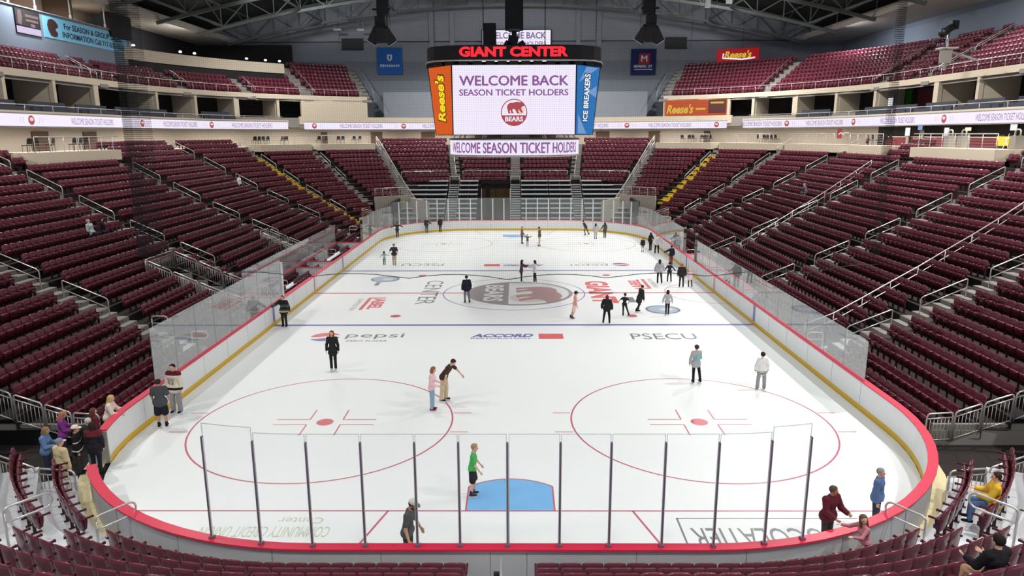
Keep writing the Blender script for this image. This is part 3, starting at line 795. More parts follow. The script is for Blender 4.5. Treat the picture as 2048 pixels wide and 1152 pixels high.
# ------------------------------------------------------------------ walls and levels above the bowl
def wall(name, fn, m):
    mb = MB(); fn(mb); return tag(mb.build(name, m), kind='structure')
TA = ty(8)
def levels(s):
    w = 'left' if s < 0 else 'right'
    # concourse floor and back wall
    def f(mb):
        for t0, t1 in ((TA, T5),):
            ringwall(mb, s, t0, t1, rect(20.2, 27, 8.5, 8.75), 0, 2)
    wall('floor_concourse_'+w, f, 'concrete')
    def f(mb):
        ringwall(mb, s, TA, T5, rect(25.2, 25.5, 8.7, 11.3), 0, 2)
        t = ty(30)
        while t < T5-1:      # openings to the concourse
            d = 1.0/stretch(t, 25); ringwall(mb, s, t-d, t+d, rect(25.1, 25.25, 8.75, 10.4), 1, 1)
            t += 5.4/stretch(t, 25)*1.25
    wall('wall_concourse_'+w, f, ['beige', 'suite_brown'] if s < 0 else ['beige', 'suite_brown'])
    # suite floor slab, terraces, back wall
    e = tf(46)
    wall('floor_suite_'+w, lambda mb: (ringwall(mb, s, TA, T5, rect(20.3, 26.6, 10.95, 11.25), 0, .5), ringwall(mb, s, TA, tf(62), rect(21.6, 26.6, 11.25, 11.7), 0, 2),
         ringwall(mb, s, TA, tf(62), rect(22.6, 26.6, 11.7, 12.1), 0, 2)), 'concrete')
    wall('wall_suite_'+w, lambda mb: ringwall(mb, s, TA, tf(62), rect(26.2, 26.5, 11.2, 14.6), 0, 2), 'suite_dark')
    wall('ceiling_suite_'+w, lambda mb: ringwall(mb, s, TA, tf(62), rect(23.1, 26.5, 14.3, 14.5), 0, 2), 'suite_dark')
    wall('trim_beam_'+w, lambda mb: ringwall(mb, s, TA, tf(62), rect(22.9, 23.3, 14.3, 14.82), 0, 1.5), 'cream')
    wall('wall_solid_'+w, lambda mb: ringwall(mb, s, e, tf(62), rect(22.95, 23.25, 11.2, 14.3), 0, 1.5), 'cream')
    wall('wall_balcony_'+w, lambda mb: (ringwall(mb, s, tf(42.5), T5, rect(20.24, 20.5, 11.3, 12.2), 0, 1.5), ringwall(mb, s, TA, tf(39.5), rect(20.24, 20.4, 11.2, 11.75), 0, 1.5)), ['cream'])
    # columns and party walls between the suites
    t = ty(20.3); i = 0
    while t < e:
        d = .17/stretch(t, 23); wide = i % 3 == 2
        mb = MB(); ringwall(mb, s, t-d*(2 if wide else 1), t+d*(2 if wide else 1), rect(22.95, 23.3, 11.7, 14.32)); ringwall(mb, s, t-.06, t+.06, rect(23.3, 26.3, 11.7, 14.3))
        tag(mb.build('column', 'cream'), kind='structure')
        if True:
            c = ['suite_brown', 'wall_grey', 'suite_brown', 'beige'][i % 4]
            wall('wall_suite_panel', lambda mb: ringwall(mb, s, t+.4, t+1.7/stretch(t, 25), rect(26.0, 26.2, 11.7, 14.2)), c)
        t += 5.6/stretch(t, 23); i += 1
    # upper deck
    def f(mb):
        for k in range(9):
            a = ty(16); b = tf(62)
            if s < 0 and k >= 4: a = tf(46.5)
            if a > T3-1e-6 and a < ty(60.2): a = T3
            ts = trange(a, b, 2); z = UTZ[k]; o0, o1 = UOFF[k]-.42, UOFF[k]+.46
            mb.strip([pt(s, q, o0, z-.5) for q in ts], [pt(s, q, o0, z) for q in ts]); mb.strip([pt(s, q, o0, z) for q in ts], [pt(s, q, o1, z) for q in ts])
        p = [pt(s, tf(62), 23.3, 14.3)] + [q for k in range(9) for q in (pt(s, tf(62), UOFF[k]-.42, UTZ[k]), pt(s, tf(62), UOFF[k]+.46, UTZ[k]))] + [pt(s, tf(62), 31.6, 14.3)]
        mb.poly(p)
    wall('floor_upper_'+w, f, 'concrete')
    mb = MB()
    for a in UA[s]:
        for k in range(9):
            if k < ulim(s, a-.1):
                p, n = P(s, a, UOFF[k]-.2); R = Matrix.Rotation(math.atan2(n.y, n.x), 3, 'Z'); mb.box((p.x, p.y, UTZ[k]+.02), (.5, 1.2, .04), R); mb.box((p.x-n.x*.35, p.y-n.y*.35, UTZ[k]-.24), (.3, 1.2, .3), R)
    tag(mb.build('floor_upper_steps_'+w, 'concrete'), kind='structure')
levels(-1); levels(1)
XB = 44.5
wall('wall_right', lambda mb: (mb.box((XB+.2, 40, 18.5), (.4, 96, 13)),), 'wall_blue')
wall('wall_left', lambda mb: (mb.box((-XB-.2, 40, 18.5), (.4, 96, 13)),), 'wall_blue')
def f(mb):
    mb.box((0, 87.2, 18.6), (90, .4, 2.6), m=0); mb.box((0, 87.2, 21.2), (90, .4, 2.6), m=1); mb.box((0, 87.2, 26.5), (90, .4, 8.2), m=2); mb.box((0, 87.2, 14.2), (90, .4, 6.2), m=1)
    mb.box((0, 86.0, 13.4), (36, 1.6, 4.6), m=2); mb.box((0, 87.2, 9), (90, .4, 6), m=1)
    for x in (-38, -31, -24, -17, -11, 11, 17, 24, 31, 38): mb.box((x, 86.98, 24.4), (.10, .06, 6.6), m=0)
    for x in (-11.4, 11.4, -8.6, 8.6): mb.box((x, 86.9, 24.8), (.6, .3, 6), m=2)
wall('wall_far', f, ['wall_band', 'wall_grey', 'wall_light'])
for s, w in ((-1, 'left'), (1, 'right')):
    y0, y1 = (60.5 if s < 0 else -10), 87
    wall('ceiling_soffit_'+w, lambda mb: (mb.box((s*41.4, 38.5, 22.2), (6.3, 97, .2)), mb.box((s*38.2, 38.5, 22.45), (.3, 97, .75))), 'soffit')
# ---- press level on the left: wall, openings with white posts, rooms behind
def f(mb):
    mb.box((-39.5, 25, 17.55), (.4, 73, 5.1)); mb.box((-41.9, 61.4, 18.2), (5.0, .3, 8))
wall('wall_press', f, 'wall_blue')
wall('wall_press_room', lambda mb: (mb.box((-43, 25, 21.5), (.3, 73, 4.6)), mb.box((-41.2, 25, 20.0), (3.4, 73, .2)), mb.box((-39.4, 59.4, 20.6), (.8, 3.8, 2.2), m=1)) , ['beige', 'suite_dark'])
wall('wall_press_divider', lambda mb: [mb.box((-41.5, y, 22.1), (2.6, .15, 3.4)) for y in (36, 42.5, 48.5, 53.5)], 'suite_brown')
wall('trim_press_sill', lambda mb: mb.box((-39.45, 25, 20.12), (.6, 73, .08)), 'wall_light')
for i, y in enumerate((38.5, 43.9, 47.1, 51.8, 57.2)):
    mb = MB(); mb.tube([(0, 0, 0), (0, 0, 1.9)], .06, 8); mb.tube([(0, 0, 0), (0, 0, .35)], .10, 8); o = mb.build('press_box_post', 'white'); o.location = (-39.4, y, 20.17)
    tag(o, 'white round post in the press box opening, %s from the near end' % nth(i+1), 'post', 'press box posts')
# curved lounge balcony over the far left corner
wall('wall_lounge', lambda mb: (ringwall(mb, -1, tf(12), tf(46.3), rect(27.1, 27.4, 17.62, 18.78), 0, .5), ringwall(mb, -1, tf(12), tf(46.3), rect(27.4, 33, 17.62, 17.8), 0, 1)), 'cream')
wall('wall_lounge_under', lambda mb: ringwall(mb, -1, tf(12), tf(46.3), rect(27.3, 27.5, 15.5, 17.7), 0, .6), 'dark')
wall('wall_lounge_back', lambda mb: (mb.box((-43.5, 73, 20.5), (.3, 26, 3.4)), mb.box((-37, 86.6, 20.3), (13, .3, 3.4))), 'dark')
for i, th in enumerate((14.5, 24.5, 27.5, 38.5, 42.5, 45.5)):
    p = P(-1, tf(th), 27.25)[0]; mb = MB(); mb.tube([(0, 0, 0), (0, 0, .22)], .03, 6, m=1); mb.lathe([(.05, .2), (.16, .24), (.17, .36), (.08, .42)], n=12)
    o = mb.build('lounge_lamp', ['lamp_glow', 'black']); o.location = (p.x, p.y, 18.78)
    tag(o, 'small lit table lamp on the curved lounge balcony, %s from its left end' % nth(i+1), 'lamp', 'lounge balcony lamps')
# ---- concourse bar on the right
wall('wall_bar', lambda mb: (ringwall(mb, 1, ty(26), tf(12.5), rect(24.9, 25.15, 8.75, 11.0), 0, 1), ringwall(mb, 1, ty(30), tf(8), rect(23.9, 24.3, 8.75, 9.68), 1, 1), ringwall(mb, 1, ty(30), tf(8), rect(23.85, 24.4, 9.68, 9.74), 2, 1)), ['suite_dark', 'maroon_wall', 'cream'])
def screen(name, loc, sx, sz, m, label, cat='screen', rz=-PI/2, stand=False):
    o = empty(name, loc, rz, label, cat)
    mb = MB(); mb.box((0, .06, sz/2), (sx, .1, sz)); mb.build('case', 'black', o)
    mb = MB(); mb.box((0, 0, sz/2), (sx*.86, .03, sz*.86)); mb.build('display', m, o)
    if stand: mb = MB(); mb.box((0, .06, -.45), (sx*.4, .1, .9)); mb.build('pedestal', 'concrete', o)
    return o
screen('lit_sign', (36.6, 50.9, 10.0), .8, .75, 'suite_brown', 'tall grey pillar screen at the concourse bar', stand=True)
screen('lit_sign', (36.55, 53.2, 9.75), .9, .85, 'ad_white', 'white lit screen at the far end of the concourse bar', stand=True)
screen('lit_sign', (36.6, 47.2, 9.75), .75, .8, 'ad_white', 'white lit screen with dark figure behind the middle of the bar', stand=True)
screen('lit_sign', (36.4, 38.7, 10.2), .8, .5, 'ad_white', 'white lit sign under the ribbon display at the near end of the bar')
screen('lit_sign', (36.4, 50.9, 10.3), .8, .42, 'ad_lightblue', 'pale blue lit sign on top of the bar pillar')
screen('lit_sign', (37.4, 45.6, 10.2), .9, .32, 'ad_yellow' if 0 else 'tube_glow', 'small cream sign on the dark bar wall')
o = empty('arcade_lamp', (36.75, 40.1, 8.75), 0, 'yellow lit glass cabinet at the near end of the concourse bar', 'cabinet')
mb = MB(); mb.box((0, 0, .7), (.5, .9, .7)); mb.build('glow_panel', 'ad_yellow', o); mb = MB(); mb.box((0, 0, .17), (.6, 1, .34)); mb.box((0, 0, 1.1), (.6, 1, .1)); mb.build('case', 'dark', o)
p, n = P(1, tf(21), 25.05); o = empty('wall_sign', (p.x, p.y, 9.5), math.atan2(-n.y, -n.x)+PI/2, 'red sign with white script swash on the right concourse wall', 'sign')
mb = MB(); mb.box((0, 0, .5), (1.9, .08, 1.0)); mb.build('panel', 'ad_red' if 'ad_red' in MATS else mat('ad_red', (206, 70, 78), emit=.6), o)
mb = MB(); mb.tube([(-.7, -.06, .4), (-.4, -.06, .65), (-.1, -.06, .4), (.2, -.06, .62), (.7, -.06, .6)], .05, 6); mb.build('script_swash', 'ad_white', o)
screen('suite_poster', (36.3, 56.4, 12.0), 1.0, 1.5, 'ad_white', 'white poster with a dark figure hanging in a right suite', 'poster')
wall('wall_suite_green', lambda mb: mb.box((38.6, 59.2, 13.0), (.1, 4.4, 2.4)), mat('green_wall', (44, 128, 28), .6, .2, noise=.1))  # wall is green itself, no emission
wall('wall_suite_maroon', lambda mb: mb.box((38.6, 53.6, 13.0), (.1, 4.4, 2.4)), 'maroon_wall')
# ---- suite seats: dark benches on the balconies, one object per section
for s in (-1, 1):
    t = ty(21); i = 0
    while t < tf(38):
        t1 = t + 5.2/stretch(t, 22)
        if t1 > tf(38.5): break
        mb = MB()
        for off, z in ((20.95, 11.25), (21.95, 11.7)):
            ringwall(mb, s, t+.2, t1-.7/stretch(t, 22), rect(off-.1, off+.35, z, z+.42)); ringwall(mb, s, t+.2, t1-.7/stretch(t, 22), rect(off+.3, off+.42, z+.3, z+.85))
        o = mb.build('suite_seat_row', 'suite_seat')
        tag(o, 'two rows of dark grey suite seats on the %s balcony, %s from the near end' % ('left' if s < 0 else 'right', nth(i+1)), 'seats', 'suite balcony seats')
        t = t1 + .5/stretch(t, 22); i += 1
# ---- ribbon displays
def ribbon(s, t0, t1, label, group='ribbon displays', items=()):
    p = P(s, (t0+t1)/2, 20)[0]
    root = empty('ribbon_display', (p.x, p.y, 10.72), 0, label, 'display', group); inv = Matrix.Translation(root.location).inverted()
    mb = MB(); ringwall(mb, s, t0, t1, rect(19.98, 20.14, 10.72, 11.52), 0, .25); o = mb.build('screen', 'led', root); o.matrix_parent_inverse = inv
    mb = MB(); ringwall(mb, s, t0, t1, rect(20.0, 20.2, 11.52, 11.6), 0, 1); ringwall(mb, s, t0, t1, rect(20.0, 20.2, 10.64, 10.72), 0, 1); o = mb.build('housing', 'concrete', root); o.matrix_parent_inverse = inv
    mt = MB(); ml = MB(); ms = MB(); ma = MB(); D = -s    # left side reads away from the near end, right side towards it
    for kind, tc in items:
        k = stretch(tc, 20)
        def bend(x, y, off=19.95):
            q = P(s, tc + D*x/k, off)[0]; return (q.x, q.y, 10.72+y)
        if kind == 'T': text(mt, 'WELCOME SEASON TICKET HOLDERS', (0, 0, 0), (1, 0, 0), (0, 0, 1), 5.6, .46, 0, .0, bend=lambda x, y: bend(x-2.8, y+.17))
        elif kind == 'L':
            ml.poly([bend(.32*math.cos(a*PI/10), .40+.32*math.sin(a*PI/10)) for a in range(20)])
            ms.poly([bend(.2*math.cos(a*PI/6), .46+.13*math.sin(a*PI/6), 19.93) for a in range(12)])
            for j in (-1.0, -.7, .7, 1.0):
                d = 1 if j > 0 else -1
                ma.poly([bend(j, .2), bend(j+.16*d, .4), bend(j, .6), bend(j+.06*d, .6), bend(j+.22*d, .4), bend(j+.06*d, .2)])
    for b, nm, m in ((mt, 'lettering', 'led_purple'), (ml, 'bear_roundel', 'led_red'), (ms, 'bear_mark', 'led_peach'), (ma, 'chevron', 'led_soft')):
        if b.v: o = b.build(nm, m, root); o.matrix_parent_inverse = inv
    return root
ribbon(-1, ty(12), tf(39), 'long lit ribbon display on the left balcony front', items=[('L', ty(35)), ('T', ty(42.2)), ('L', ty(49.6)), ('T', tf(7.5)), ('L', tf(17.5)), ('T', tf(29))])
ribbon(1, ty(12), tf(39), 'long lit ribbon display on the right balcony front', items=[('T', ty(34.9)), ('L', ty(41.5)), ('T', ty(48.4)), ('L', tf(7)), ('T', tf(16)), ('L', tf(27)), ('T', tf(34))])
ribbon(-1, tf(43.5), T5-.0, 'lit ribbon display on the left half of the far balcony', items=[('L', tf(46)), ('T', tf(58.3)), ('L', tf(69.5)), ('T', tf(80))])
ribbon(1, tf(43.5), T5-.0, 'lit ribbon display on the right half of the far balcony', items=[('L', tf(46)), ('T', tf(58.3)), ('L', tf(69.5)), ('T', tf(80))])
# ---- far end below the seats: rail, wings, bleachers, portal
def f(mb):
    mb.box((-13.2, 66.5, 1.5), (.3, 10, 3.0)); mb.box((13.2, 66.5, 1.5), (.3, 10, 3.0))
    mb.box((-8.7, 71.6, 2.05), (9.2, .3, 4.1)); mb.box((6.3, 71.6, 2.05), (13.8, .3, 4.1)); mb.box((-2.35, 71.6, 4.5), (3.5, .3, .5))
wall('wall_end', f, 'concrete_dark')
wall('door_1', lambda mb: (mb.box((-2.35, 71.75, 2.1), (3.4, .1, 4.3)), mb.box((-3.3, 71.68, 2.1), (.5, .1, 4.3), m=1), mb.box((-2.35, 71.68, 2.1), (.06, .12, 4.3), m=1)), [mat('portal_brown', (92, 74, 44), .8, .2, noise=.1), 'suite_dark'])
for s, w in ((-1, 'left'), (1, 'right')):
    wall('wall_tunnel_'+w, lambda mb: (ringwall(mb, s, tf(47), tf(62.5), rect(7.75, 8.0, 1.6, 3.3), 0, 1), ringwall(mb, s, tf(47), tf(50), rect(7.75, 8.0, 0, 1.7)), ringwall(mb, s, tf(54), tf(57), rect(7.75, 8.0, 0, 1.7)), ringwall(mb, s, tf(60), tf(62.5), rect(7.75, 8.0, 0, 1.7)),
         ringwall(mb, s, tf(25.5), tf(47), rect(4.1, 4.3, 0, 1.75), 0, 1), ringwall(mb, s, tf(62), tf(62.8), rect(2, 21, 0, 3.0)), ), 'beige')
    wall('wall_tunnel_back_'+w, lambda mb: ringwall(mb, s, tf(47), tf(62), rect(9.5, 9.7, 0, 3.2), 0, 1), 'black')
for i, (a, b) in enumerate(((-12.9, -8.0), (-6.6, -4.4), (.7, 3.9), (4.0, 6.6), (7.9, 12.9))):
    root = empty('bleacher', ((a+b)/2, 63.2, 0), 0, ['wide open metal bleacher at the far end, outermost on the left', 'narrow open metal bleacher left of the brown far portal', 'open metal bleacher at the far end just right of the centre stairs', 'narrow metal bleacher at the far end, second right of the centre stairs', 'wide open metal bleacher at the far end, outermost on the right'][i], 'bleacher', 'far end bleachers')
    mb = MB(); fr = MB(); st_ = MB()
    for k in range(1, 10):
        y = 1.2+.86*(k-1); z = .45+.46*k
        mb.box((0, y, z), (b-a, .36, .13)); st_.box((0, y+.1, z-.17), (b-a, .04, .2))  # dark boards stand in for the shade in the open gaps below planks
        if k > 5: st_.box((0, y+.2, z-.3), (b-a, .05, .5), m=1)
    for x in (-(b-a)/2+.1, 0, (b-a)/2-.1):
        fr.bar((x, .8, .4), (x, 8.6, 4.7), .08, .14); fr.box((x, 8.4, 2.2), (.1, .1, 4.4)); fr.box((x, 3.4, .9), (.1, .1, 1.8))
    mb.build('plank', 'aluminium', root); st_.build('gap_shade', ['dark', 'dark'], root); fr.build('trestle', 'dark', root)
for i, x in enumerate((-7.3, .02, 7.25)):
    root = empty('end_stair', (x, 63.4, 0), 0, 'grey metal stairs between the far end bleachers, %s' % ['left of the portal', 'in the centre', 'right of the centre'][i], 'stairs', 'far end stairs')
    mb = MB(); fr = MB()
    for k in range(17):
        y = .9+.43*k; z = .35+.235*k; mb.box((0, y, z), (1.1, .30, .05))
        fr.box((0, y+.13, z-.11), (1.05, .02, .17))
    mb.build('tread', 'aluminium', root)
    for sx in (-.56, .56): fr.bar((sx, .6, .15), (sx, 8.0, 4.1), .05, .22)
    fr.build('stringer', 'concrete', root)
    mb = MB()
    for sx in (-.56, .56): mb.tube([(sx, 8.1, 4.1), (sx, 8.1, 5.1), (sx, 8.5, 5.1), (sx, 8.5, 4.3)], .03, 6)
    mb.tube([(-.56, 8.1, 5.1), (.56, 8.1, 5.1)], .03, 6); mb.build('landing_rail', 'steel', root)
# ------------------------------------------------------------------ roof and hung equipment
def arch(x, z0): return z0-.0033*x*x
mb = MB(); xs = [-44.8+89.6*i/28 for i in range(29)]
mb.strip([(x, -12, arch(x, 29.6)) for x in xs], [(x, 88, arch(x, 29.6)) for x in xs])
for i in range(10): mb.box((0, 86-9*i, 29.2), (14, .25, .3))
tag(mb.build('ceiling_deck', 'roof_deck'), kind='structure')
for i, y in enumerate((84.5, 75, 65.5, 56, 46.5, 37, 27.5)):
    root = empty('roof_truss', (0, y, 27), 0, 'grey arched steel roof truss, %s from the far wall' % nth(i+1), 'roof truss', 'roof trusses')
    ch = MB(); wb = MB(); n = 24
    for zz, r in ((26.7, .17), (29.1, .15)):
        pts = [(x, 0, arch(x, zz)-27) for x in [-38.4+76.8*k/n for k in range(n+1)]]
        for k in range(n): ch.bar(pts[k], pts[k+1], r*1.6, r*2)
    for k in range(n):
        x0, x1 = -38.4+76.8*k/n, -38.4+76.8*(k+1)/n
        a, b = (26.7, 29.1) if k % 2 else (29.1, 26.7)
        wb.bar((x0, 0, arch(x0, a)-27), (x1, 0, arch(x1, b)-27), .12, .12); wb.bar((x1, 0, arch(x1, 26.7)-27), (x1, 0, arch(x1, 29.1)-27), .10, .10)
    ch.build('chord', 'truss', root); wb.build('web', 'truss', root)
for i, x in enumerate((-35, -25.6, -16, -6.4, 6.4, 16, 25.6, 35)):
    mb = MB(); n = 0; z = arch(x, 26.9)
    mb.bar((x, 26, z), (x, 86.5, z), .14, .22)
    y = 27.5
    while y < 84: mb.bar((x, y, z), (x, y+4.75, z+2.3), .08, .08); mb.bar((x, y+4.75, z+2.3), (x, y+9.5, z), .08, .08); y += 9.5
    mb.bar((x, 26, z+2.3), (x, 86.5, z+2.3), .12, .16)
    tag(mb.build('roof_purlin', 'truss'), 'long steel bridging truss running to the far wall, %s from the left' % nth(i+1), 'roof beam', 'bridging trusses')
for i, (x, y) in enumerate(((-21, 62), (21.5, 62), (-23.5, 84), (-20.5, 84.4))):
    z = arch(x, 25.9) if i < 2 else 23.6
    o = empty('strip_light', (x, y, z), math.radians(-8 if x < 0 else 8), ['lit fluorescent strip light left of the roof centre', 'lit fluorescent strip light right of the roof centre', 'small pale wall light high on the far wall, left of a pair', 'small pale wall light high on the far wall, right of a pair'][i], 'light')
    s_ = 1 if i < 2 else .4
    mb = MB(); mb.box((0, 0, .1), (2.6*s_, .34, .12)); mb.bar((-.8*s_, 0, .15), (-.8*s_, 0, 1.2), .03, .03); mb.bar((.8*s_, 0, .15), (.8*s_, 0, 1.2), .03, .03); mb.build('housing', 'steel', o)
    mb = MB(); mb.tube([(-1.25*s_, -.06, 0), (1.25*s_, -.06, 0)], .07, 6); mb.tube([(-1.25*s_, .08, 0), (1.25*s_, .08, 0)], .07, 6); mb.build('tube', 'tube_glow' if i < 2 else 'white', o)
for i, x in enumerate((-22.2, 21.9)):
    mb = MB(); mb.box((0, 0, 0), (2.9, .25, 1.35)); mb.box((0, -.16, -.75), (3.0, .2, .16), m=1)
    for k in range(6): mb.box((0, -.14, -.5+.2*k), (2.7, .05, .05), m=1)
    o = mb.build('wall_vent', ['black', 'dark']); o.location = (x, 86.85, 22.2); tag(o, 'dark louvred vent high on the far wall, %s one' % ('left' if x < 0 else 'right'), 'vent')
# speaker clusters
def speakers(x, y, s, label):
    root = empty('speaker_cluster', (x, y, 16.6), 0, label, 'speakers')
    mb = MB(); mb.tube([(0, 0, .7), (0, 0, 9.5)], .07, 6); mb.tube([(.35, .1, .6), (.35, .1, 9.5)], .04, 6); mb.bar((-.6, 0, 1.7), (.6, 0, 1.7), .12, .12); mb.build('hanger', 'dark', root)
    mb = MB(); mb.box((-s*.1 , .1, 2.1), (.75, .6, 1.6)); mb.box((s*.12, .1, .9), (.65, .5, .7)); mb.build('rigging_box', 'black', root)
    for k, (dx, dz, rx, ry) in enumerate(((-.42, .05, .35, .55), (.42, .0, .35, -.55), (0, .15, .6, 0))):
        R = Matrix.Rotation(ry, 3, 'Y') @ Matrix.Rotation(rx, 3, 'X'); c = R
        mb = MB(); mb.box((dx, -.1*k, dz), (.62, .62, 1.05), R); b_ = mb.build('speaker_box', 'black', root)
        g = MB(); q = R @ Vector((0, -.32, 0)); g.box((dx+q.x, -.1*k+q.y, dz+q.z), (.54, .03, .95), R); g.build('grille', 'dark', b_)
        w = MB(); q = R @ Vector((0, 0, -.54)); w.box((dx+q.x, -.1*k+q.y, dz+q.z), (.62, .62, .03), R); w.build('base_panel', 'white' if k < 2 else 'dark', b_)
    return root
speakers(-8.9, 36, -1, 'black speaker cluster hanging left of the scoreboard'); speakers(9.15, 36, 1, 'black speaker cluster hanging right of the scoreboard')
for i, (x, z, w) in enumerate(((13.0, 18.3, .35), (14.4, 18.55, .42))):
    mb = MB(); mb.box((0, 0, .9), (w, .05, 1.8)); mb.box((0, -.03, 1.0), (w*.45, .02, .5), m=1); mb.tube([(-w*.6, 0, 1.82), (w*.6, 0, 1.82)], .03, 6, m=1); mb.bar((0, 0, 1.82), (0, 0, 9.5), .02, .02, m=1)
    o = mb.build('hung_banner', ['white', 'dark']); o.location = (x, 36, z); tag(o, 'narrow white banner hung under the right roof, %s one' % ('left' if i == 0 else 'right'), 'banner')
# ---- follow spot on its platform, upper right
o = empty('follow_spot', (31.9, 40.5, 16.2), 0, 'black follow spotlight on a stand above the right suites', 'spotlight')
mb = MB(); mb.tube([(0, 0, 0), (0, 0, 1.1)], .09, 8); mb.box((0, 0, -.05), (1.2, .9, .1)); mb.bar((0, 0, 0), (0, 0, -1.6), .14, .14); mb.bar((0, .3, -.1), (2.6, .3, -.9), .14, .14); mb.build('stand', 'steel', o)
mb = MB(); mb.box((-.3, -.45, -.7), (.9, .06, .9)); mb.build('shield', 'concrete', o)
mb = MB(); mb.tube([(.35, .2, 1.5), (-.55, -.4, 1.05)], .26, 10); mb.tube([(-.55, -.4, 1.05), (-.8, -.56, .93)], .3, 10); mb.box((.4, .2, 1.6), (.5, .5, .6)); mb.build('lamp_head', 'black', o)
# ------------------------------------------------------------------ hanging scoreboard
SBX, SBY = .05, 31.5
def scoreboard():
    root = empty('scoreboard', (SBX, SBY, 8.7), 0, 'eight sided scoreboard hanging over centre ice with welcome message', 'scoreboard')
    zb, zt = 10.03-8.7, 13.85-8.7
    HX, HY, C = 4.75, 5.0, 1.32          # half sizes and corner cut at mid height
    def foot(z):
        k = (z-zb)/(zt-zb); e = .42*(k-.5)
        hx, hy = HX+e, HY+e*.3; cx = 3.44; cy = hy-1.34*(hx-cx)/1.10
        return [(-cx, -hy), (cx, -hy), (hx, -cy), (hx, cy), (cx, hy), (-cx, hy), (-hx, cy), (-hx, -cy)]
    b0, b1 = foot(zb), foot(zt)
    mb = MB()
    vs = [(x, y, zb) for x, y in b0]+[(x, y, zt) for x, y in b1]
    ins = [(x*.985, y*.985, z) for x, y, z in vs]
    mb.add(ins, [tuple(range(7, -1, -1)), tuple(range(8, 16))]+[(i, (i+1) % 8, 8+(i+1) % 8, 8+i) for i in range(8)]); mb.build('cabinet', 'black', root)
    def face(i, inset, z0, z1):
        j = (i+1) % 8; A, B, D_, E_ = Vector(vs[i]), Vector(vs[j]), Vector(vs[8+i]), Vector(vs[8+j])
        def q(u, v): # u along the face (0..1), v up (0..1)
            a = A.lerp(B, u); d = D_.lerp(E_, u); return a.lerp(d, v)
        N = (B-A).cross(D_-A).normalized()
        return q, N
    names = ['main_screen', 'corner_panel', 'side_screen', 'corner_panel', 'rear_screen', 'corner_panel', 'side_screen', 'corner_panel']
    cols = ['led', 'ad_blue', 'led', 'ad_orange', 'led', 'ad_blue', 'led', 'ad_orange']
    for i in range(8):
        q, N = face(i, 0, 0, 0); mb = MB(); u0, v0 = (.004, .01) if i % 2 == 0 else (.03, .01)
        f = [q(u0, v0), q(1-u0, v0), q(1-u0, 1-v0), q(u0, 1-v0)]
        mb.prism([tuple(p+N*.01) for p in f], tuple(N*.03)); pn = mb.build(names[i], cols[i], root)
        if i == 0:
            wdt = (Vector(vs[1])-Vector(vs[0])).length; hgt = (Vector(vs[8])-Vector(vs[0])).length
            O = q(0, 0); AX = (q(1, 0)-O).normalized(); UP = (q(0, 1)-O).normalized()
            t = MB(); text(t, 'WELCOME BACK', O+AX*.42+UP*2.70, AX, UP, 6.02, .52, 0, .0, lift=.06, fat=.022); text(t, 'SEASON TICKET HOLDERS', O+AX*.40+UP*2.16, AX, UP, 6.05, .33, 0, .0, lift=.06, fat=.014)
            t.build('lettering', 'led_purple', pn)
            def mk(x, y, l): return tuple(O+AX*(3.44+x)+UP*(1.24+y)+N*(.05+.006*l))
            emblem(mk, ['led_red', 'led', 'led_red', 'led_peach', 'led'], pn, ['crest_disc', 'crest_field', 'crest_bear', 'crest_lettering'], R=.74)
        if i in (1, 7):
            O = q(.5, 0); UP = (q(.5, 1)-O).normalized(); AXX = (q(1, .5)-q(0, .5)).normalized()
            if i == 7:
                t = MB(); text(t, "Reese's", O, UP, -AXX, 2.5, .72, 0, .035, .18, bend=lambda x, y: tuple(q(.5+(.30-y)/1.75, (.75+x)/3.8)+N*.055)); t.build('lettering', 'ad_yellow', pn)
                t = MB(); text(t, "Reese's", O, UP, -AXX, 2.62, .84, 0, .065, .17, bend=lambda x, y: tuple(q(.5+(.36-y)/1.75, (.69+x)/3.8)+N*.045)); t.build('lettering_edge', 'ad_brown', pn)
            else:
                t = MB(); text(t, 'ICE BREAKERS', O, UP, -AXX, 2.6, .44, 0, .03, .0, bend=lambda x, y: tuple(q(.5+(.16-y)/1.75, (.75+x)/3.8)+N*.065)); t.build('lettering', 'ad_white', pn)
                t = MB(); text(t, 'ICE BREAKERS', O, UP, -AXX, 2.7, .54, 0, .055, .0, bend=lambda x, y: tuple(q(.5+(.21-y)/1.75, (.70+x)/3.8)+N*.055)); t.build('lettering_edge', 'black', pn)
                for k, (a0, a1, a2) in enumerate((((.1, .75), (.9, .98), (.4, .98)), ((.5, .62), (.95, .55), (.92, .72)), ((.1, .3), (.6, .02), (.1, .02)))):
                    t = MB(); t.poly([tuple(q(*p)+N*.05) for p in (a0, a1, a2)]); t.build('ice_shard', 'ad_lightblue', pn)
    # edge strips between the panels
    mb = MB()
    for i in range(8): mb.bar(Vector(vs[i]), Vector(vs[8+i]), .07, .07)
    mb.build('corner_trim', 'black', root)
    # crown with the neon name
    z0, z1 = zt+.22, zt+1.02; mb = MB(); n = 48; A = []; B = []
    def sq(a, r):     # rounded square ring
        c, s_ = math.cos(a), math.sin(a); k = (abs(c)**5+abs(s_)**5)**(-1/5); return (c*k*r, s_*k*r)
    for k in range(n+1):
        x, y = sq(2*PI*k/n, 5.12); A.append((x, y, z0)); B.append((x, y, z1))
    mb.strip(A, B); mb.strip([(x*.86, y*.86, z) for x, y, z in A], A); mb.strip(B, [(x*.86, y*.86, z) for x, y, z in B]); mb.build('crown', 'black', root)
    mb = MB()
    for k in range(n):
        x, y = sq(2*PI*k/n, 4.9); mb.box((x, y, zt+.1), (.5, .5, .2))
    mb.build('crown_rim', 'dark', root)
    mb = MB()
    mb.tube([(sq(2*PI*k/n, 5.18)[0], sq(2*PI*k/n, 5.18)[1], z0) for k in range(n)], .05, 6, closed=True); mb.build('crown_rail', 'steel', root)
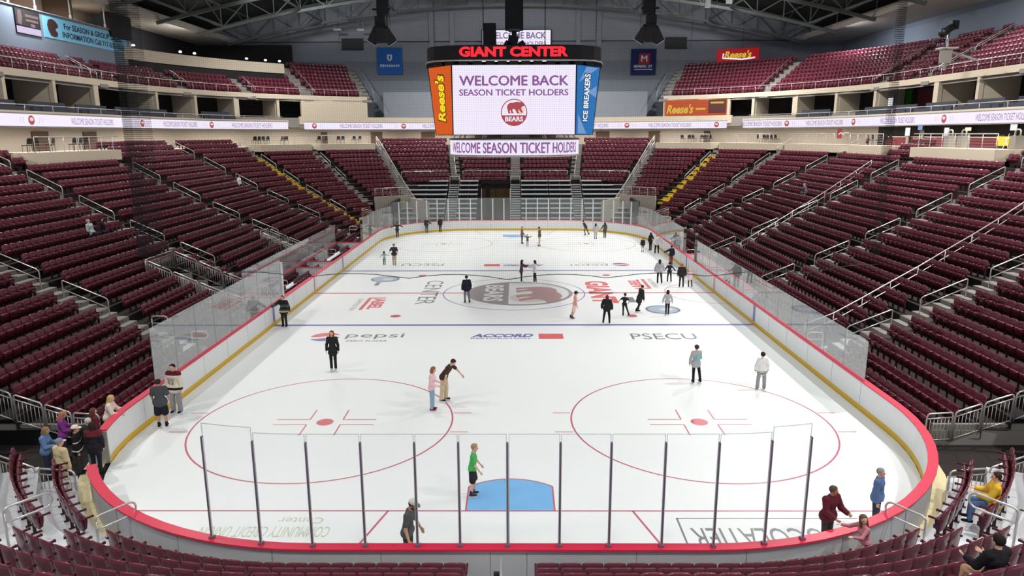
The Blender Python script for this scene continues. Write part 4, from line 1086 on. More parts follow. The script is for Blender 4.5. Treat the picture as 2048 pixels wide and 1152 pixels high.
    t = MB(); text(t, 'GIANT CENTER', (-3.0, -5.16, z0+.18), (1, 0, 0), (0, 0, 1), 5.95, .52, 0, .03, lift=.03, fat=.015)
    t.build('neon_lettering', 'neon_red', root)
    t = MB(); t.box((-.95, -5.0, z0-.03), (1.7, .06, .08)); t.box((.95, -5.0, z0-.03), (1.9, .06, .08)); t.build('neon_strip', 'neon_white', root)
    # lower ring display
    mb = MB(); R1 = 4.06; n = 72; za, zb2 = .18, 1.02
    mb.strip([(R1*math.cos(2*PI*k/n), R1*math.sin(2*PI*k/n), za) for k in range(n+1)], [(R1*math.cos(2*PI*k/n), R1*math.sin(2*PI*k/n), zb2) for k in range(n+1)]); rg = mb.build('ring_display', 'led', root)
    t = MB()
    def rb(x, y, r=R1+.02): a = -PI/2+(x/R1); return (r*math.cos(a), r*math.sin(a), za+y)
    text(t, 'WELCOME SEASON TICKET HOLDERS', (0, 0, 0), (1, 0, 0), (0, 0, 1), 9.6, .60, 0, .0, bend=lambda x, y: rb(x-4.8, y+.12), fat=.018); t.build('lettering', 'led_purple', rg)
    mb = MB()
    for zz in (za-.06, zb2+.06): mb.tube([(R1*math.cos(2*PI*k/n), R1*math.sin(2*PI*k/n), zz) for k in range(n)], .06, 6, closed=True)
    for k in range(12):
        a = 2*PI*k/12; mb.bar((3.9*math.cos(a), 3.9*math.sin(a), zb2), (3.7*math.cos(a), 3.7*math.sin(a), zb+.05), .08, .08)
    mb.build('ring_frame', 'steel', root)
    mb = MB(); mb.lathe([(4.0, za+.02), (4.0, za+.06), (.5, za+.10)], n=24); mb.build('ring_soffit', 'dark', root)
    # gear inside the top: hoist column and hung boxes
    mb = MB(); mb.box((0, 0, zt+3.6), (1.1, 1.1, 2.2)); mb.bar((-1.9, 0, zt+.6), (-1.9, 0, 19), .05, .05); mb.bar((1.9, 0, zt+.6), (1.9, 0, 19), .05, .05); mb.box((0, 0, 14.5), (1.3, 1.3, 9))
    mb.box((-1.5, .4, zt+1.9), (.75, .8, 2.0)); mb.bar((0, 0, zt), (0, 0, zt+3), .3, .3); mb.build('hoist', 'black', root)
    mb = MB()
    for dx, dz, ry in ((-.45, 1.35, .6), (.5, 1.35, -.6), (-.1, 1.7, .2)): mb.box((dx, -.2, zt+dz), (.6, .6, .8), Matrix.Rotation(ry, 3, 'Y'))
    mb.box((0, -.2, zt+2.55), (.7, .5, .35), m=1); mb.build('hung_speaker', ['black', 'wall_grey'], root)
scoreboard()
# screen on the far wall seen over the scoreboard
o = empty('wall_screen', (.2, 86.4, 22.6), 0, 'lit white video screen high on the far wall behind the scoreboard top', 'screen')
mb = MB(); mb.box((0, .1, 0), (9.5, .2, 2.6)); mb.build('case', 'black', o); mb = MB(); mb.box((0, 0, 0), (9.2, .06, 2.4)); d_ = mb.build('display', 'led', o)
t = MB(); text(t, 'WELCOME BACK', (-4.0, -.04, .1), (1, 0, 0), (0, 0, 1), 8.0, .85, 0, .02); text(t, 'SEASON TICKET HOLDERS', (-4.0, -.04, -.75), (1, 0, 0), (0, 0, 1), 8.0, .5, 0, .015); t.build('lettering', 'led_grey', d_)
# ------------------------------------------------------------------ banners and signs
mat('ban_blue', (34, 92, 168), .7, .2, noise=.04); mat('ban_navy', (24, 32, 82), .7, .2, noise=.04); mat('ban_red', (150, 36, 52), .6, .2, noise=.04); mat('ban_white', (196, 204, 216), .7, .2)
mat('sky_banner', (126, 196, 226), .6, .25, noise=.03); mat('banner_ink', (42, 48, 70), .6, .25); mat('banner_brown', (70, 44, 40), .6, .25, noise=.1)
mat('sign_red', (196, 24, 32), .5, .3, emit=.55); mat('sign_orange', (236, 92, 24), .5, .3, emit=.6); mat('sign_maroon', (120, 26, 24), emit=.5); mat('script_gold', (222, 190, 70), emit=.9)
o = empty('wall_banner', (-17.2, 86.75, 19.9), 0, 'bright blue square banner with white shield, left of the scoreboard', 'banner')
mb = MB(); mb.box((0, 0, 0), (3.4, .06, 3.5)); mb.build('cloth', 'ban_blue', o)
mb = MB(); mb.prism([(-.36, -.04, .85), (.36, -.04, .85), (.34, -.04, .3), (.2, -.04, .08), (0, -.04, 0), (-.2, -.04, .08), (-.34, -.04, .3)], (0, -.02, 0)); mb.prism([(-.12, -.06, .7), (.12, -.06, .7), (.1, -.06, .25), (-.1, -.06, .25)], (0, -.01, 0), m=1); mb.build('shield', ['ban_white', 'ban_blue'], o)
mb = MB()
for k in range(9): mb.box((-1.2+.3*k, -.05, -.6-.02*(k % 2)), (.2, .02, .36 if k < 2 else .28))
mb.build('faded_lettering', 'ban_white', o)
o = empty('wall_banner', (17.55, 86.75, 19.65), math.radians(0), 'navy square banner with red M tile, right of the scoreboard', 'banner')
mb = MB(); mb.box((0, 0, 0), (3.4, .06, 3.4)); mb.build('cloth', 'ban_navy', o); mb = MB(); mb.box((.1, -.05, .4), (1.5, .03, 1.4)); mb.build('tile', 'ban_red', o)
mb = MB(); text(mb, 'M', (-.35, -.08, .05), (1, 0, 0), (0, 0, 1), .85, .8, 0, .03); text(mb, 'MEMBERS 1ST', (-1.3, -.06, -.75), (1, 0, 0), (0, 0, 1), 2.5, .36, 0, .02); mb.box((0, -.05, -.98), (2.5, .02, .08)); mb.build('lettering', 'ban_white', o)
o = empty('wall_sign', (30.4, 86.8, 20.4), 0, 'red lit sign with gold script above the right corner upper seats', 'sign')
mb = MB(); mb.prism([(-2.85, 0, -.95), (2.85, 0, -.6), (2.8, 0, 1.1), (-2.9, 0, .8)], (0, -.12, 0)); mb.build('panel', 'sign_red', o)
mb = MB(); text(mb, "Reese's", (-1.9, -.16, -.35), (1, 0, .04), (0, 0, 1), 3.6, .95, 0, .03, .25); mb.build('lettering', 'script_gold', o)
mb = MB(); mb.tube([(-2.0, -.15, .3), (-2.1, -.15, -.3), (-1.2, -.15, -.35), (-.3, -.15, -.4), (.5, -.15, -.45), (1.3, -.15, -.35), (2.3, -.15, -.2)], .10, 6); mb.build('neon_tube', 'ad_white', o)
p, n = P(1, tf(54), 22.64)
o = empty('fascia_sign', (p.x, p.y, 13.25), math.atan2(-n.y, -n.x)+PI/2, 'orange lit sign with gold script on the cream wall of the right corner', 'sign')
mb = MB(); mb.box((0, -.08, 0), (8.1, .14, 1.9)); mb.build('panel', 'sign_orange', o); mb = MB(); mb.box((2.85, -.17, .1), (2.2, .04, 1.6)); mb.build('side_panel', 'sign_maroon', o)
mb = MB(); text(mb, "Reese's", (-3.8, -.2, -.7), (1, 0, 0), (0, 0, 1), 3.5, 1.15, 0, .03, .2); mb.build('lettering', 'script_gold', o)
mb = MB(); mb.box((.75, -.18, -.15), (1.3, .03, .22)); mb.box((2.85, -.2, .55), (1.7, .03, .22)); mb.build('small_lettering', 'sign_orange' if 0 else 'script_gold', o)
# blue season banner and video panel on the press wall
XW = -39.28
o = empty('wall_banner', (XW, 54.1, 19.03), PI/2, 'long light blue season ticket banner with bear head on the left press wall', 'banner')
mb = MB(); mb.box((0, 0, 0), (12.9, .05, 1.75)); mb.build('cloth', 'sky_banner', o)
mb = MB(); text(mb, 'For SEASON & GROUP SALES', (-3.7, -.04, .1), (1, 0, 0), (0, 0, 1), 9.0, .5, 0, .02); text(mb, 'INFORMATION Call 717-508-BEAR', (-4.0, -.04, -.62), (1, 0, 0), (0, 0, 1), 10.1, .5, 0, .02); mb.build('lettering', 'banner_ink', o)
mb = MB(); hd = [(-.5, -.75), (-.85, -.3), (-.95, .2), (-.75, .62), (-.35, .78), (.1, .75), (.45, .6), (.72, .35), (.7, .1), (.35, .02), (.25, -.2), (.5, -.3), (.6, -.5), (.4, -.75), (0, -.8)]
mb.prism([(-5.15+x*.85, -.03, y*.9) for x, y in hd][::-1], (0, -.02, 0)); mb.build('bear_head', 'banner_brown', o)
o = empty('video_panel', (XW, 45.7, 19.0), PI/2, 'small lit video panel left of the blue banner on the press wall', 'screen')
mb = MB(); mb.box((0, 0, 0), (3.0, .12, 1.9)); mb.build('case', 'black', o)
mb = MB(); mb.box((0, -.07, -.65), (2.9, .03, .5)); mb.build('light_band', 'led_soft', o)
mb = MB(); mb.box((0, -.07, .3), (2.9, .03, 1.25)); mb.build('dark_band', mat('panel_dark', (46, 26, 34), emit=.7), o)
mb = MB(); mb.box((.45, -.1, .5), (1.6, .02, .22)); mb.box((.45, -.1, .15), (1.5, .02, .2)); mb.box((.5, -.1, -.2), (.5, .02, .25)); mb.prism([(-1.2, -.09, .8), (-.8, -.09, .85), (-.7, -.09, .3), (-.9, -.09, -.3), (-1.3, -.09, -.2)], (0, -.02, 0)); mb.build('faded_lettering', mat('panel_text', (170, 140, 140), emit=.7), o)
# ------------------------------------------------------------------ handrails and guard rails
def zon(off, offs=OFF, tz=TZ): return float(np.interp(off, offs, tz))
def handrail(s, t, off0, off1, label, group='aisle handrails', offs=OFF, tz=TZ, mid=False, base=0.0):
    a, n = P(s, t, off0); b, _ = P(s, t, off1); za, zb = zon(off0, offs, tz)+base, zon(off1, offs, tz)+base
    root = empty('aisle_handrail', (a.x, a.y, za), 0, label, 'handrail', group)
    d = (b-a); dz = zb-za; r = .028
    top = [(0, 0, 0), (0, 0, .86), tuple(d*.02+Vector((0, 0, .93+dz*.02))), tuple(d*.06+Vector((0, 0, .95+dz*.06))), tuple(d*.96+Vector((0, 0, .95+dz*.96))), tuple(d*.99+Vector((0, 0, .93+dz*.99))), tuple(d+Vector((0, 0, dz+.86))), tuple(d+Vector((0, 0, dz)))]
    mb = MB(); mb.tube(top, r, 6); mb.build('top_rail', 'steel', root)
    mb = MB(); mb.tube([(0, 0, .52), tuple(d+Vector((0, 0, dz+.52)))], r*.85, 6); mb.build('mid_rail', 'steel', root)
    mb = MB(); mb.box((0, 0, .01), (.12, .12, .02)); mb.box(tuple(d+Vector((0, 0, dz+.01))), (.12, .12, .02))
    if mid: mb.tube([tuple(d*.5+Vector((0, 0, dz*.5))), tuple(d*.5+Vector((0, 0, dz*.5+.94)))], r, 6)
    mb.build('foot', 'steel', root)
    return root
def looprail(s, t, off, label, offs=OFF, tz=TZ, ln=.75):
    a, n = P(s, t, off); z = zon(off, offs, tz); d = -n
    root = empty('aisle_handrail', (a.x, a.y, z), 0, label, 'handrail', 'looped bottom handrails')
    pts = [(0, 0, 0), (0, 0, .55), (0, 0, .84)]
    for k in range(5): an = PI/2*k/4; q = d*(.12*(1-math.cos(an))); pts.append((q.x, q.y, .84+.12*math.sin(an)))
    e = ln
    for k in range(9): an = PI/2-PI*k/8; q = d*(e-.17+.17*math.cos(an)); pts.append((q.x, q.y, .79+.17*math.sin(an)))
    pts.append((0, 0, .62))
    mb = MB(); mb.tube(pts, .026, 7); mb.build('loop_rail', 'steel', root); mb = MB(); mb.box((0, 0, .01), (.12, .12, .02)); mb.build('foot', 'steel', root)
AN = ['nearest', 'second', 'third', 'fourth', 'fifth', 'sixth', 'seventh']
for s in (-1, 1):
    w = 'left' if s < 0 else 'right'
    for i, t in enumerate(AISLES):
        k = 0
        for lo in (5.1, 8.45, 11.75, 15.1, 18.4):
            if i in (0, 1) and s > 0 and lo < 5.2: lo_ = 2.4
            lo_ = lo
            if lo_ < rowmin(s, t+.02)+.5: continue
            o0, o1 = 1.25+.9*lo_, 1.25+.9*(lo_+2.25)
            if plat(s, t, 20) and lo > 16: continue
            p, _ = P(s, t, o0)
            if not inframe(p.x, p.y, zon(o0)+.9, 250): continue
            k += 1; handrail(s, t, o0, o1, 'sloping steel handrail in the %s aisle of the %s stand, %s rail up' % (AN[i], w, nth(k)))
        if i < 3:
            if s < 0:
                for q, o in ((1, 3.9), (2, 2.1)): looprail(s, t+.0, o, 'looped steel handrail low in the %s left aisle, %s one' % (AN[i], 'upper' if q == 1 else 'lower'))
            else:
                handrail(s, t, 2.6, 4.6, 'sloping steel handrail at the foot of the %s right aisle' % AN[i])
                looprail(s, t, 1.5, 'looped steel handrail behind the glass at the %s right aisle' % AN[i])
        if i == 3 and s < 0: looprail(s, t, 3.0, 'looped steel handrail low in the fourth left aisle')
    for k, lo in enumerate((11.9, 15.0, 18.2)):
        handrail(s, END_A, 1.25+.9*lo, 1.25+.9*(lo+2), 'steel handrail in the %s end aisle, %s rail up' % (w, nth(k+1)))
    looprail(s, tn(56.5), .95, 'bent steel loop handrail at the near %s corner steps, front one' % w, NOFF, NTZ, .95)
    looprail(s, tn(55), 2.6, 'bent steel loop handrail at the near %s corner steps, rear one' % w, NOFF, NTZ, .95)
    # far end guard rail above the bleachers and tunnel rails
def guard(pts, label, bars=True, h=1.0, name='guard_rail', group=None, gap=.13, m='steel'):
    """barred guard: a rounded rail frame over each stretch of pts, with pickets"""
    O = Vector(pts[0]); root = empty(name, O, 0, label, 'railing', group)
    for i in range(len(pts)-1):
        a, b = Vector(pts[i])-O, Vector(pts[i+1])-O; d = b-a; hd = Vector((d.x, d.y, 0)); Ln = hd.length; g = d*(.04/max(Ln, .1)); a2, b2 = a+g, b-g; d2 = b2-a2
        U = Vector((0, 0, 1))
        mb = MB(); mb.tube([a2, a2+U*(h-.12), a2+d2*.03+U*(h-.03), a2+d2*.08+U*h, b2-d2*.08+U*h, b2-d2*.03+U*(h-.03), b2+U*(h-.12), b2], .03, 6)
        mb.tube([a2+U*(h-.17), b2+U*(h-.17)], .022, 6); mb.build('rail', m, root)
        if bars:
            mb = MB(); n = max(2, int(Ln/gap))
            for k in range(1, n): q = a2+d2*k/n; mb.tube([q+U*.06, q+U*(h-.17)], .011, 4)
            mb.tube([a2+U*.07, b2+U*.07], .018, 5); mb.build('pickets', m, root)
    return root
def line(s, tt, offs_, dz=0.0, f=zon): # points along the ring at constant t
    return [tuple(P(s, tt, o)[0]) [:2] + (f(o)+dz,) for o in offs_]
# stairways cut into the left stand
guard(line(-1, ty(23.9), (7.3, 5.9, 4.5, 3.1, 1.7)), 'barred steel railing along the near side of the middle left stairwell', group='stairwell railings')
guard(line(-1, ty(27.1), (7.3, 5.9, 4.5, 3.1, 1.7)), 'barred steel railing along the far side of the middle left stairwell', group='stairwell railings')
a = line(-1, ty(23.9), (7.35,))[0]; b = line(-1, ty(27.1), (7.35,))[0]; guard([a, b], 'barred steel railing across the head of the middle left stairwell')
guard(line(-1, ty(38.7), (6.2, 4.8, 3.4, 2.0)), 'barred steel railing along the near side of the farther left stairwell', group='stairwell railings')
guard(line(-1, ty(40.6), (6.2, 4.8, 3.4, 2.0)), 'barred steel railing along the far side of the farther left stairwell', group='stairwell railings')
a = line(-1, ty(38.7), (6.3,))[0]; b = line(-1, ty(40.6), (6.3,))[0]; guard([a, b], 'short barred railing across the head of the farther left stairwell')
def f(mb):
    for y0, y1, o1 in ((23.9, 27.1, 7.3), (38.7, 40.6, 6.2)):
        for y in (y0, y1):
            for k in range(7):
                o0 = .9+k*.9
                if o0 < o1: mb.box((-(W+o0+.45), y, zon(o0)/2), (.9, .12, max(.05, zon(o0+.3))))
        mb.box((-(W+o1), (y0+y1)/2, zon(o1)/2), (.12, y1-y0, zon(o1)))
wall('wall_stairwell', f, 'concrete')
# near corner tunnels with their railings
for s in (-1, 1):
    w = 'left' if s < 0 else 'right'
    def q(x, y, z): return (s*x, y, z)
    guard([q(13.6, 7.55, .08), q(14.55, 7.6, .12), q(15.5, 7.65, .42), q(16.45, 7.6, .78), q(17.4, 7.6, 1.15)], 'barred steel railing stepping up the far edge of the near %s tunnel' % w)
    guard([q(12.05, 3.7, .0), q(13.2, 3.8, .04), q(14.5, 4.1, .3), q(15.8, 4.3, .7)], 'barred steel railing along the near edge of the near %s tunnel' % w)
    wall('wall_corner_tunnel_'+w, lambda mb: (mb.box((s*19.0, 5.9, 1.3), (.3, 4, 2.6), m=1), mb.box((s*16.8, 7.8, .28), (5.6, .12, .72), m=0), mb.box((s*16.2, 7.72, .0), (4.4, .1, .9), m=1),
        mb.box((s*16.6, 3.9, .2), (5, .12, .9), m=0), mb.box((s*18.0, 5.8, 2.9), (2.2, 4.2, .2), m=1)), ['concrete', 'black'] if s < 0 else ['concrete', 'concrete'])
    t = s
# rails on platforms and balcony fronts
def toprail(s, t0, t1, off, z, h, label, step=1.5, name='platform_railing', group='platform railings', mid=True):
    p = P(s, (t0+t1)/2, off)[0]; root = empty(name, (p.x, p.y, z), 0, label, 'railing', group); inv = Matrix.Translation(root.location).inverted()
    ts = trange(t0, t1, 1.0); mb = MB(); mb.tube([pt(s, t, off, z+h) for t in ts], .035, 6)
    o = mb.build('rail', 'steel', root); o.matrix_parent_inverse = inv
    t = t0
    while t <= t1+.01:
        mb = MB(); mb.tube([pt(s, t, off, z), pt(s, t, off, z+h)], .026, 5); o = mb.build('post', 'steel', root); o.matrix_parent_inverse = inv; t += step/stretch(t, off)
    if mid:
        mb = MB()
        for k in range(1, 5): mb.tube([pt(s, t, off, z+h*k/5) for t in ts], .008, 4)
        o = mb.build('cable', 'steel', root); o.matrix_parent_inverse = inv
def platform(s, t0, t1, label):
    tag_ = MB(); ringwall(tag_, s, t0, t1, rect(17.75, 20.3, 8.25, 9.0), 0, 1.2); o = tag_.build('floor_platform', 'cream'); tag(o, kind='structure')
    toprail(s, t0+.1, t1-.1, 17.9, 9.0, 1.0, label)
for s, y0, y1, l in ((-1, ty(31.8), ty(41.7), 'steel railing on the standing platform under the left suites'), (-1, tf(27), tf(42.3), 'steel railing on the left corner platform beside the yellow stairs'), (-1, tf(44.8), tf(60.3), 'steel railing on the left corner platform nearest the far end'),
                     (1, ty(31.8), ty(41.7), 'steel railing on the standing platform before the concourse bar'), (1, ty(46.2), T3, 'steel railing on the second right platform past the bar'), (1, tf(5.5), tf(22.5), 'steel railing on the third right platform'),
                     (1, tf(27), tf(42.3), 'steel railing on the right corner platform beside the yellow stairs'), (1, tf(44.8), tf(60.3), 'steel railing on the right corner platform nearest the far end')):
    platform(s, y0, y1, l)
for s in (-1, 1):
    w = 'left' if s < 0 else 'right'
    toprail(s, ty(24), tf(61), 23.05, 14.82, .75, 'thin steel railing along the front of the %s upper deck' % w, 1.6, 'deck_railing', 'upper deck railings', False)
    toprail(s, ty(20), tf(38), 20.3, 11.6, .55, 'thin railing above the %s ribbon display' % w, 3.0, 'balcony_railing', 'balcony railings', False)
    # far corner tunnel top rail and end rail
    toprail(s, tf(47.2), tf(61.8), 7.85, 3.3, .9, 'steel guard rail on top of the far %s tunnel wall' % w, 1.0, 'tunnel_railing', 'far tunnel railings')
    for j, (a, b) in enumerate(((tf(64), END_A-.35), (END_A+.35, T5-.3))):
        toprail(s, a, b, 12.55, 4.75, .95, 'steel guard rail below the upper end seats, %s %s run' % (w, 'outer' if j == 0 else 'inner'), 1.2, 'end_railing', 'end stand railings')
    p0 = P(s, tf(62.4), 20.8)[0]; p1 = P(s, tf(62.4), 3)[0]
    pts = []
    for k in range(9):
        o = 20.5-17.0*k/8; p = P(s, tf(62.4), o)[0]; pts.append((p.x, p.y, zon(o)+.15))
    guard(pts, 'long grey stepped railing between the far %s corner and the end stand' % w, False, 1.0)
    # slanted stair rail beside the tunnel mouth
    p0, p1 = P(s, tf(27), 4.2)[0], P(s, tf(45), 2.6)[0]
    guard([(p0.x, p0.y, 1.8), ((p0.x+p1.x)/2, (p0.y+p1.y)/2, 1.1), (p1.x, p1.y, .4)], 'slanted steel stair railing beside the far %s tunnel mouth' % w, True, .9)
    for i, a in enumerate(UA[s]):
        k1 = ulim(s, a-.1); p, n = P(s, a+.3, UOFF[0]); q, _ = P(s, a+.3, UOFF[max(1, k1-1)])
        if not inframe(p.x, p.y, 15.5, 200): continue
        guard([(p.x, p.y, UTZ[0]), ((p.x+q.x)/2, (p.y+q.y)/2, (UTZ[0]+UTZ[k1-1])/2), (q.x, q.y, UTZ[k1-1])], 'steel stair rail in the %s upper deck, %s aisle from the near end' % (w, nth(i+1)), False, .9, 'upper_stair_rail', 'upper deck stair rails')
# the two long slanting rails on the right stand
for j, (a, b) in enumerate((((14.2, 19.0), (26.8, 23.0)), ((17.2, 38.9), (29.4, 44.9)))):
    pts = []
    for k in range(9):
        x = a[0]+(b[0]-a[0])*k/8; y = a[1]+(b[1]-a[1])*k/8; pts.append(Vector((x, y, zon(x-W)+.02)))
    root = empty('long_handrail', pts[0], 0, 'long sloping double handrail crossing the right stand, %s one' % ('nearer' if j == 0 else 'farther'), 'handrail')
    O = pts[0]; U = Vector((0, 0, 1))
    mb = MB(); mb.tube([p-O+U*.98 for p in pts], .032, 6); mb.build('top_rail', 'steel', root); mb = MB(); mb.tube([p-O+U*.6 for p in pts], .026, 6); mb.build('mid_rail', 'steel', root)
    for p in pts[::1]: mb = MB(); mb.tube([p-O, p-O+U*.97], .026, 6); mb.build('post', 'steel', root)
# pole and rail at the foot of the near centre aisle
o = empty('aisle_handrail', (-.14, -1.0, .45), 0, 'upright pale handrail at the foot of the near centre aisle', 'handrail')
mb = MB(); mb.tube([(0, -1.6, .1), (0, -1.6, .95), (0, -1.5, 1.02), (0, -.05, .98), (0, 0, .9), (0, 0, 0)], .028, 7); mb.tube([(0, -1.6, .5), (0, 0, .5)], .022, 6); mb.build('rail', 'steel', o)
mb = MB(); mb.box((-.1, .05, .55), (.14, .1, .06)); mb.build('latch', 'dark', o)
# ---- loose chairs on the platforms
def chair_mesh():
    a, b, c = MB(), MB(), MB()
    a.box((0, 0, .45), (.44, .42, .05)); b.prism([(-.21, -.19, .52), (.21, -.19, .52), (.19, -.24, .86), (.10, -.25, .92), (-.10, -.25, .92), (-.19, -.24, .86)], (0, -.03, 0))
    for x in (-.19, .19):
        c.tube([(x, .19, 0), (x, .17, .44)], .014, 5); c.tube([(x, -.21, 0), (x, -.19, .5), (x*.95, -.24, .85)], .014, 5)
    return a, b, c
ca, cb, cc = chair_mesh(); cp = None; cn = {}
def chair(s, t, off, turn, where):
    global cp
    p, n = P(s, t, off); cn[where] = cn.get(where, 0)+1
    if cp is None:
        o = empty('stacking_chair', (0, 0, 0)); ca.build('seat', 'black', o); cb.build('backrest', 'black', o); cc.build('legs', 'black', o); cp = o
    else: o = dup(cp)
    o.location = (p.x, p.y, 9.0); o.rotation_euler = (0, 0, math.atan2(-n.y, -n.x)-PI/2+turn)
    tag(o, 'black chair on the %s, %s from the near end' % (where, nth(cn[where])), 'chair', 'loose platform chairs')
for y in (33.2, 33.9, 35.6, 38.2, 38.8, 39.5): chair(-1, ty(y), 19.3, PI+random.uniform(-.4, .4), 'platform under the left suites')
for th in (28, 29.1, 30.4, 31.6, 36, 37): chair(-1, tf(th), 19.2, PI+random.uniform(-.3, .3), 'left platform beside the yellow stairs')
for th in (46, 47.8, 51.4, 52.6, 55.5, 57): chair(-1, tf(th), 19.2, PI+random.uniform(-.3, .3), 'left platform nearest the far end')
for th in (46.5, 47.8, 48.8, 51, 52.2, 54): chair(1, tf(th), 19.2, PI+random.uniform(-.3, .3), 'right platform nearest the far end')
for th in (28, 29.2, 30.3, 31.4, 33): chair(1, tf(th), 19.2, PI+random.uniform(-.3, .3), 'right platform beside the yellow stairs')
for y in (47.2, 47.9, 49, 50.2, 51): chair(1, ty(y), 19.2, PI+random.uniform(-.3, .3), 'second right platform')
for i, (x, y) in enumerate(((32.9, 40.4), (32.8, 38.6), (32.7, 32.8))):
    o = empty('waste_bin', (x, y, 8.98), PI/2, 'grey waste bin with arched top on the right platform, %s' % ['farthest', 'middle one', 'nearest'][i], 'bin')
    mb = MB(); mb.box((0, 0, .45), (.6, .6, .9), taper=.95); mb.build('body', 'concrete', o); mb = MB(); mb.tube([(-.25, 0, .9), (-.25, 0, 1.2), (-.12, 0, 1.3), (.12, 0, 1.3), (.25, 0, 1.2), (.25, 0, .9)], .05, 6); mb.build('hood', 'steel', o)
o = empty('high_chair', (33.0, 34.0, 9.0), 0, 'folded white stool standing on the right platform', 'stool')
mb = MB(); mb.box((0, 0, .72), (.4, .4, .04)); mb.build('seat', 'white', o); mb = MB()
for x in (-.18, .18):
    mb.tube([(x, -.28, 0), (x, .1, .72)], .02, 5); mb.tube([(x, .28, 0), (x, -.1, .72)], .02, 5); mb.tube([(x, -.1, .7), (x, -.2, 1.0)], .02, 5)
mb.build('frame', 'white', o)
# ------------------------------------------------------------------ people
def surface_nets(D, org, h):
    ins = D < 0; nx, ny, nz = D.shape
    cnt = np.zeros((nx-1, ny-1, nz-1), np.int8)
    for a in (0, 1):
        for b in (0, 1):
            for c in (0, 1): cnt += ins[a:nx-1+a, b:ny-1+b, c:nz-1+c]
    act = (cnt > 0) & (cnt < 8); idx = -np.ones(act.shape, np.int64); I = np.argwhere(act); idx[act] = np.arange(len(I))
    acc = np.zeros((len(I), 3)); num = np.zeros(len(I))
    cor = [(a, b, c) for a in (0, 1) for b in (0, 1) for c in (0, 1)]
    for i, p in enumerate(cor):
        for ax in range(3):
            if p[ax] == 0:
                q = list(p); q[ax] = 1
                d0 = D[I[:, 0]+p[0], I[:, 1]+p[1], I[:, 2]+p[2]]; d1 = D[I[:, 0]+q[0], I[:, 1]+q[1], I[:, 2]+q[2]]
                m = (d0 < 0) != (d1 < 0); t = np.where(m, d0/np.where(m, d0-d1, 1), 0)
                pos = np.array(p, float)[None, :].repeat(len(I), 0); pos[:, ax] += t
                acc[m] += pos[m]; num[m] += 1
    V_ = (I + acc/num[:, None])*h + org; faces = []
    for ax in range(3):
        u, v = [(1, 2), (2, 0), (0, 1)][ax]
        sl0 = [slice(1, n-1) for n in D.shape]; sl1 = list(sl0); sl0[ax] = slice(0, D.shape[ax]-1); sl1[ax] = slice(1, D.shape[ax])
        a = ins[tuple(sl0)]; b = ins[tuple(sl1)]; E_ = np.argwhere(a != b)
        if not len(E_): continue
        sgn = a[tuple(E_.T)]; E_ = E_ + np.array([0 if k == ax else 1 for k in range(3)])
        def g(du, dv):
            q = E_.copy(); q[:, u] += du; q[:, v] += dv; return idx[tuple(q.T)]
        A, B, C_, D_ = g(-1, -1), g(0, -1), g(0, 0), g(-1, 0)
        f = np.stack([A, B, C_, D_], 1); f[~sgn] = f[~sgn][:, ::-1]; faces.append(f)
    return V_, np.concatenate(faces)
def blob(caps, h, k=.03, cuts=()):
    """one smooth surface around tapered capsules (a, b, ra, rb, flatten_y)"""
    A = np.array([c[0] for c in caps]); B = np.array([c[1] for c in caps]); r = np.array([max(c[2], c[3]) for c in caps])[:, None]
    lo = np.minimum(A-r, B-r).min(0)-2.5*h; hi = np.maximum(A+r, B+r).max(0)+2.5*h
    n = np.ceil((hi-lo)/h).astype(int)+1; D = np.full(n, .5)
    ax = [lo[i]+h*np.arange(n[i]) for i in range(3)]
    for c in caps:
        a, b = np.array(c[0], float), np.array(c[1], float); ra, rb = c[2], c[3]; fl = c[4] if len(c) > 4 else 1.0
        m = max(ra, rb)+k+2*h; l0 = np.maximum(((np.minimum(a, b)-m-lo)/h).astype(int), 0); l1 = np.minimum(((np.maximum(a, b)+m-lo)/h).astype(int)+2, n)
        X, Y, Z_ = np.meshgrid(*[ax[i][l0[i]:l1[i]] for i in range(3)], indexing='ij')
        d = b-a; dd = max(d@d, 1e-9); t = np.clip(((X-a[0])*d[0]+(Y-a[1])*d[1]+(Z_-a[2])*d[2])/dd, 0, 1)
        s = np.sqrt((X-a[0]-t*d[0])**2+((Y-a[1]-t*d[1])/fl)**2+(Z_-a[2]-t*d[2])**2)-(ra+t*(rb-ra))
        sl = tuple(slice(l0[i], l1[i]) for i in range(3)); o = D[sl]; hh = np.maximum(k-np.abs(o-s), 0)/k
        D[sl] = np.minimum(o, s)-hh*hh*k*.25
    if cuts:
        G = np.meshgrid(*ax, indexing='ij')
        for c in cuts: D = np.maximum(D, c(*G))
    return surface_nets(D, lo, h)
def mesh_obj(name, V_, F_, mats, parent, mi=None):
    me = bpy.data.meshes.new(name); me.vertices.add(len(V_)); me.vertices.foreach_set('co', np.asarray(V_, float).ravel())
    me.loops.add(F_.size); me.loops.foreach_set('vertex_index', F_.ravel().astype(np.int32)); me.polygons.add(len(F_))
    me.polygons.foreach_set('loop_start', np.arange(0, F_.size, 4, dtype=np.int32)); me.polygons.foreach_set('use_smooth', np.ones(len(F_), bool))
    for m in mats: me.materials.append(MATS[m])
    if mi is not None: me.polygons.foreach_set('material_index', mi.astype(np.int32))
    me.update(calc_edges=True); me.validate()
    o = bpy.data.objects.new(name, me); COL.objects.link(o); o.parent = parent; return o
def cloth(rgb):
    n = 'cloth_%d_%d_%d' % rgb; mat(n, rgb, .85, .2, noise=.06, scale=14); return n
for n, c in (('skin_light', (226, 178, 152)), ('skin_tan', (196, 146, 116)), ('lips', (170, 92, 86)), ('eye', (40, 30, 28))): mat(n, c, .55, .35, noise=.03)
N_ = lambda v: np.array(v, float)/np.linalg.norm(v)
DN = ((0, .06, -1), (0, .18, -1))
PEOPLE = []
